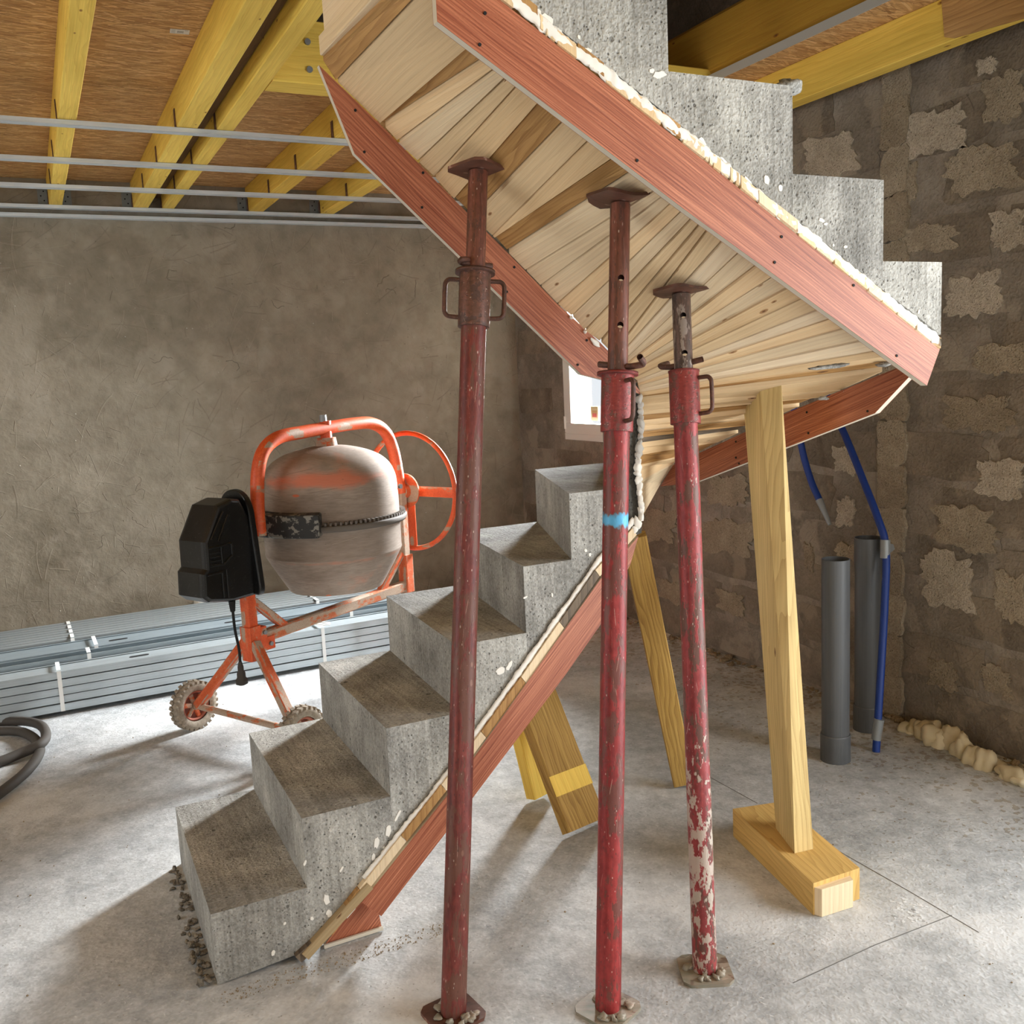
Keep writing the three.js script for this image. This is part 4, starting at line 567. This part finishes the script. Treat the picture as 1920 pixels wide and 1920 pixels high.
// ---------------------------------------------------------------- bundles of steel profiles on the floor
{
  const X0 = -1.25, X1 = 1.85, LEN = X1 - X0, TURN = 0.022;
  // a channel lying open side up: front wall, web, back wall with lips
  const channel = (w, h, lip) => { const t = 0.0018, p = [[0, 0], [w, 0], [w, h], [w - lip, h], [w - lip, h - t], [w - t, h - t], [w - t, t], [t, t], [t, h - t], [lip, h - t], [lip, h], [0, h]]; return uvAlong(slab(p.map(([z, y]) => V(0, y, -z)), V(LEN, 0, 0)), V(1, 0, 0)); };
  const slot = (() => { const s = new THREE.Shape(), a = 0.032, r = 0.014; s.moveTo(-a, -r); s.lineTo(a, -r); s.absarc(a, 0, r, -Math.PI / 2, Math.PI / 2, false); s.lineTo(-a, r); s.absarc(-a, 0, r, Math.PI / 2, Math.PI * 1.5, false); return new THREE.ExtrudeGeometry(s, { depth: 0.001, bevelEnabled: false }).rotateX(-Math.PI / 2); })();
  const strapMat = std({ color: '#e8e8e4', roughness: 0.5 });
  function bundle(z, y, w, h, n, label, straps, slots, mat, across = false) {
    const o = thing('steel_profile_bundle', label, 'steel profiles', [X0, y, z], TURN, 'bundles of steel profiles by the back wall'), g = across ? null : channel(w, h - 0.005, 0.012);
    const top = across ? h : n * h, deep = across ? n * w : w;
    if (across) { const g2 = uvAlong(bar(V(0, h / 2, 0), V(LEN, h / 2, 0), w - 0.003, h, V(0, 0, 1), 0.003), V(1, 0, 0)); for (let k = 0; k < n; k++) { const m = part('profile', g2, mat, o); m.position.z = -w * (k + 0.5); m.position.y = 0.004 * ((k * 7) % 3); } }
    else for (let k = 0; k < n; k++) { const m = part('profile', g, mat, o); m.position.y = k * h; m.position.z = -0.004 * ((k * 5) % 3); }
    if (slots.length) part('web', uvAlong(box(0, LEN, top - 0.0095, top - 0.0085, -deep + 0.010, -0.010), V(1, 0, 0)), mat, o);
    for (const x of slots) { const m = part('slot', slot, M.black, o); m.position.set(x - X0, top - 0.0084, -deep / 2); }
    for (const x of straps) { const t = 0.0016, s = 0.018; part('strap', join([box(x - X0, x - X0 + s, 0, top + t, 0.002, 0.002 + t), box(x - X0, x - X0 + s, top + 0.006, top + 0.006 + t, -deep, 0.003)]), strapMat, o); }
    return o;
  }
  bundle(-4.80, 0.022, 0.15, 0.0385, 5, 'front strapped bundle of galvanised channels with its stacked edges to the room', [-0.02, 1.24], [0.35, 0.95, -0.4], tint(M.galv, '#e8ecee'));
  bundle(-4.965, 0.022, 0.10, 0.0425, 5, 'middle narrow bundle of galvanised channels tied with white string', [0.12, 1.45], [], tint(M.galv, '#bcc4c8'));
  bundle(-5.08, 0.022, 0.19, 0.0435, 5, 'wide bundle of galvanised channels with long oval slots, third from the room side', [0.16], [0.28, 0.86, 1.6], tint(M.galv, '#c8d2d8'));
  bundle(-5.29, 0.022, 0.036, 0.225, 11, 'rear bundle of dull profiles on edge beside the back wall', [0.06, 1.35], [], M.galvDull, true);
  const bearers = thing('bearer', 'dark batten lying on the floor under the steel profiles', 'batten', [0, 0, 0]); part('timber', join([box(X0 + 0.3, X0 + 0.36, 0, 0.021, -5.7, -4.84), box(1.4, 1.46, 0, 0.021, -5.7, -4.84)]), M.pineGrey, bearers);
  const s = at(592, 1172, 1, 0.25); const knot = thing('string_knot', 'white string knot on top of the steel profiles', 'string', [s.x, 0.24, s.z]);
  part('string', tube([V(-0.09, 0.004, 0.01), V(-0.03, 0.012, 0), V(0.01, 0.02, -0.01), V(0.05, 0.014, 0.0), V(0.07, 0.006, 0.015), V(0.03, 0.012, 0.02), V(0, 0.016, 0.005), V(0.04, 0.01, -0.02), V(0.08, 0.006, -0.02)], 0.005, 50, 7), strapMat, knot);
}

// ---------------------------------------------------------------- hose, pipes and small things
{
  const q = (x, y, h = 0.022) => at(x, y, 1, h), c = [q(-330, 1500), q(-180, 1390), q(-60, 1358), q(30, 1352), q(72, 1358, 0.05), q(86, 1375, 0.05), q(78, 1394, 0.05), q(40, 1412, 0.03), q(-20, 1434), q(-160, 1470), q(-320, 1490), q(-380, 1440), q(-260, 1390), q(-80, 1376), q(20, 1370), q(58, 1380), q(74, 1400), q(70, 1420), q(46, 1450), q(4, 1484), q(-60, 1530), q(-170, 1580), q(-300, 1600)];
  single('rubber_hose', tube(c, 0.0205, 260, 12), std({ color: '#47423d', roughness: 0.7 }), 'dark grey rubber hose coiled on the floor in front of the steel profiles', 'hose');
  const pvc = (s) => { const t = new Sheet(256, 256, [86, 88, 90]); t.add(field(256, 256, 60, 3, 3, 0.6, s), 14).add(field(256, 256, 8, 8, 4, 0.6, s + 2), 14).spots(30, 0.6, 2, [140, 140, 138], 0.6, s + 4).strokes(24, 30, 0.5, [[116, 116, 114]], 0.4, 1.57, 0.3, s + 6); return std({ map: t.color(1, 1), roughness: 0.45 }); };
  const pipe = (label, x, z, h, sock, r, s) => {
    const o = thing('drain_pipe', label, 'pipe', [x, 0, z], 0, 'grey drain pipes in the corner'), m = pvc(s), L = (p) => new THREE.LatheGeometry(p.map((a) => new THREE.Vector2(...a)), 44);
    part('pipe', L(sock ? [[r - 0.004, 0], [r, 0], [r, h - 0.13], [r + 0.003, h - 0.115], [r + 0.003, h], [r - 0.001, h], [r - 0.001, h - 0.115], [r - 0.004, h - 0.13], [r - 0.004, 0]] : [[r - 0.0035, 0], [r, 0], [r, h], [r - 0.0035, h], [r - 0.0035, 0]]), m, o);
    part('socket', L([[r, 0], [r + 0.0045, 0], [r + 0.0045, 0.098], [r + 0.0025, 0.104], [r, 0.104], [r, 0]]), m, o); return o;
  };
  pipe('grey drain pipe with a plain cut top, standing nearer the timber post', 2.556, -2.553, 0.765, false, 0.05, 1701);
  pipe('grey drain pipe with a socket top, standing beside the blue water pipe', 2.885, -2.71, 0.785, true, 0.05, 1711);
  const blue = std({ color: '#0f3684', roughness: 0.5 }), tape = std({ color: '#8f9496', roughness: 0.4, metalness: 0.3 });
  // blue pipe beside the drain pipe: rises from the floor, bends up and away to the wall
  const w1 = thing('water_pipe', 'long blue plastic water pipe rising from the floor beside the socket drain pipe', 'pipe', [2.84, 0, -2.58]), rel = (p) => p.sub(V(2.84, 0, -2.58));
  const A = [V(2.735, 0.0, -2.525), V(2.775, 0.25, -2.545), V(2.84, 0.55, -2.585), V(2.87, 0.76, -2.61), V(2.88, 0.87, -2.66), V(2.91, 1.02, -2.77), V(2.95, 1.18, -2.90), V(2.98, 1.32, -3.02), V(3.0, 1.5, -3.12), V(3.0, 1.7, -3.18)];
  part('pipe', tube(A.map((p) => rel(p.clone())), 0.0145, 90, 14), blue, w1);
  { const p = V(2.868, 0.75, -2.608); part('tape_wrap', rod(rel(p.clone()).add(V(-0.003, -0.03, 0)), rel(p.clone()).add(V(0.003, 0.04, -0.005)), 0.0185), tape, w1, 'grey tape wrap'); const f = [V(0, 0.03, 0), V(0.05, 0.015, -0.01), V(0.06, -0.005, -0.012), V(0, -0.025, 0)].map((a) => rel(p.clone()).add(a)); part('tape_flag', slab(f, V(0, 0.001, 0.002)), tape, w1); }
  { const p = V(2.748, 0.085, -2.53); part('tape_wrap', rod(rel(p.clone()).add(V(-0.006, -0.04, -0.002)), rel(p.clone()).add(V(0.006, 0.04, 0.002)), 0.0185), tape, w1); }
  const B = [[1485, 700], [1488, 760], [1499, 818], [1508, 860], [1522, 905], [1536, 937]].map(([x, y]) => at(x, y, 0, 2.97)), w2 = thing('water_pipe', 'short blue water pipe hanging behind the formwork with a taped end', 'pipe', B[5].toArray()), r2 = (p) => p.clone().sub(B[5]);
  part('pipe', tube(B.map(r2), 0.0145, 40, 14), blue, w2); part('taped_end', (() => { const e = at(1556, 984, 0, 2.97), g = rod(r2(B[5]), r2(e), 0.0165, 12, 0.008); return g; })(), tape, w2, 'crumpled grey tape end');
}
{ // foam and rubble along the feet of the walls
  const R = rng(1801);
  const o = thing('foam_strip', 'old yellowish foam lumps squeezed out along the foot of the block wall', 'foam');
  for (let i = 0; i < 26; i++) { const t = i / 25, x = 1706 + 222 * t, y = 1362 + 104 * t; if (t > 0.68 && t < 0.78) continue; const p = at(x, y, 1, 0.02), a = 0.022 + 0.022 * R(), h = 0.018 + 0.03 * R() * (t > 0.12 && t < 0.66 ? 1.5 : 0.9), g = lump(a * (0.9 + 0.5 * R()), h, a * 1.3, 1810 + i, 0.2, 3); g.translate(Math.min(p.x + 0.05 * (R() - 0.3), 3.01), h * 0.4, p.z + 0.02 * (R() - 0.5)); part('lump', uvBox(g), i % 3 ? M.foamOld : tint(M.foamOld, '#d8cdb0'), o); }
  // dust trodden along the wall, and pale scuffs and joint lines on the slab
  const dust = [], flat = (x, z, w, d, s, y) => { const pts = ragged(w, d, s, 0.25, 14), a = R() * 3.14; return uvBox(slab(pts.map((q) => V(x + q.x * Math.cos(a) - q.y * Math.sin(a), y, z + q.x * Math.sin(a) + q.y * Math.cos(a))), V(0, 0.0004, 0))); };
  for (let i = 0; i < 2600; i++) { const u = R() * R(), x = XB - 0.02 - 0.95 * u, z = -5.6 + 4.0 * R(), w = 0.006 + 0.03 * R() * (1 - u); dust.push(flat(x, z, w, w * (0.5 + R()), 5000 + i, 0.0002 + 0.0003 * R())); }
  single('floor_dust', join(dust), tint(M.floor, '#e0d6c8'), 'brown dust lying on the floor along the block wall', 'dust', null, 'stuff');
  const line = (a, b) => { const p = at(...a, 1, 0.0006), q = at(...b, 1, 0.0006); return bar(p, q, 0.0025, 0.0008, V(q.z - p.z, 0, p.x - q.x), 0.0002); };
  const fl = scene.getObjectByName('floor'), dk = std({ color: '#6f6d69', roughness: 0.95 });
  for (const [a, b] of [[[1333, 1458], [1420, 1506]], [[1575, 1597], [1703, 1670]], [[1703, 1670], [1835, 1748]], [[1785, 1716], [1640, 1772]], [[1640, 1772], [1487, 1843]]]) part('joint_line', line(a, b), dk, fl);
  const scuff = []; for (let i = 0; i < 34; i++) { const p = at(1702 + 40 * (R() + R() - 1), 1706 + 28 * (R() + R() - 1), 1, 0); scuff.push(flat(p.x, p.z, 0.008 + 0.02 * R(), 0.006 + 0.01 * R(), 7000 + i, 0.0003)); }
  tag(part('scuff', join(scuff), tint(M.floor, '#ffffff', { color: new THREE.Color(1.25, 1.25, 1.25) }), fl), null, null, null, 'stuff');
  const stones = []; for (let i = 0; i < 210; i++) { const z = -5.7 + 3.75 * R(), a = 0.006 + 0.02 * R() * R(), g = lump(a, a * 0.6, a, 1830 + i, 0.3, 1); g.translate(XB - 0.015 - 0.1 * R() * R(), a * 0.3, z); stones.push(uvBox(g)); }
  single('rubble', join(stones), tint(M.block, '#cfc2ae'), 'crumbs of mortar along the foot of the block wall', 'rubble', null, 'stuff');
  const back = []; for (let i = 0; i < 240; i++) { const x = -0.4 + 3.3 * R(), a = 0.01 + 0.04 * R() * R(), g = lump(a * 1.4, a * 0.7, a, 2100 + i, 0.3, 1); g.translate(x, a * 0.4, ZA + 0.02 + 0.2 * R() * R()); back.push(uvBox(g)); }
  single('mortar_rubble', join(back), tint(M.block, '#d8ccb8'), 'pale mortar rubble along the foot of the back wall behind the steel', 'rubble', null, 'stuff');
  { const p = at(418, 1126, 2, ZA + 0.06), g = new RoundedBoxGeometry(0.34, 0.075, 0.09, 3, 0.03); g.translate(p.x, p.y, ZA + 0.055); single('plaster_lump', uvBox(g), M.foam, 'white plaster lump at the foot of the back wall behind the mixer', 'plaster'); }
  const bits = []; for (let i = 0; i < 520; i++) { const x = -0.5 + 3.3 * R(), z = -4.6 + 3.3 * R(); if (x > 0.2 && x < 2.1 && z < -2.3 && z > -3.1) continue; const a = 0.001 + 0.003 * R() * R(), g = new THREE.IcosahedronGeometry(a, 0); g.scale(1, 0.6, 1); g.translate(x, a * 0.5, z); bits.push(uvBox(g)); }
  for (let i = 0; i < 420; i++) { const t = R(), a = 0.0008 + 0.0026 * R() * R(), g = new THREE.IcosahedronGeometry(a, 0); g.translate(0.28 + 0.62 * t + 0.06 * (R() - 0.5), a * 0.5, -2.31 + 0.06 * R()); bits.push(uvBox(g)); }
  single('floor_grit', join(bits), tint(M.block, '#e0d6c6'), 'fine grit and sawdust scattered over the concrete floor', 'grit', null, 'stuff');
}

renderer.render(scene, camera);
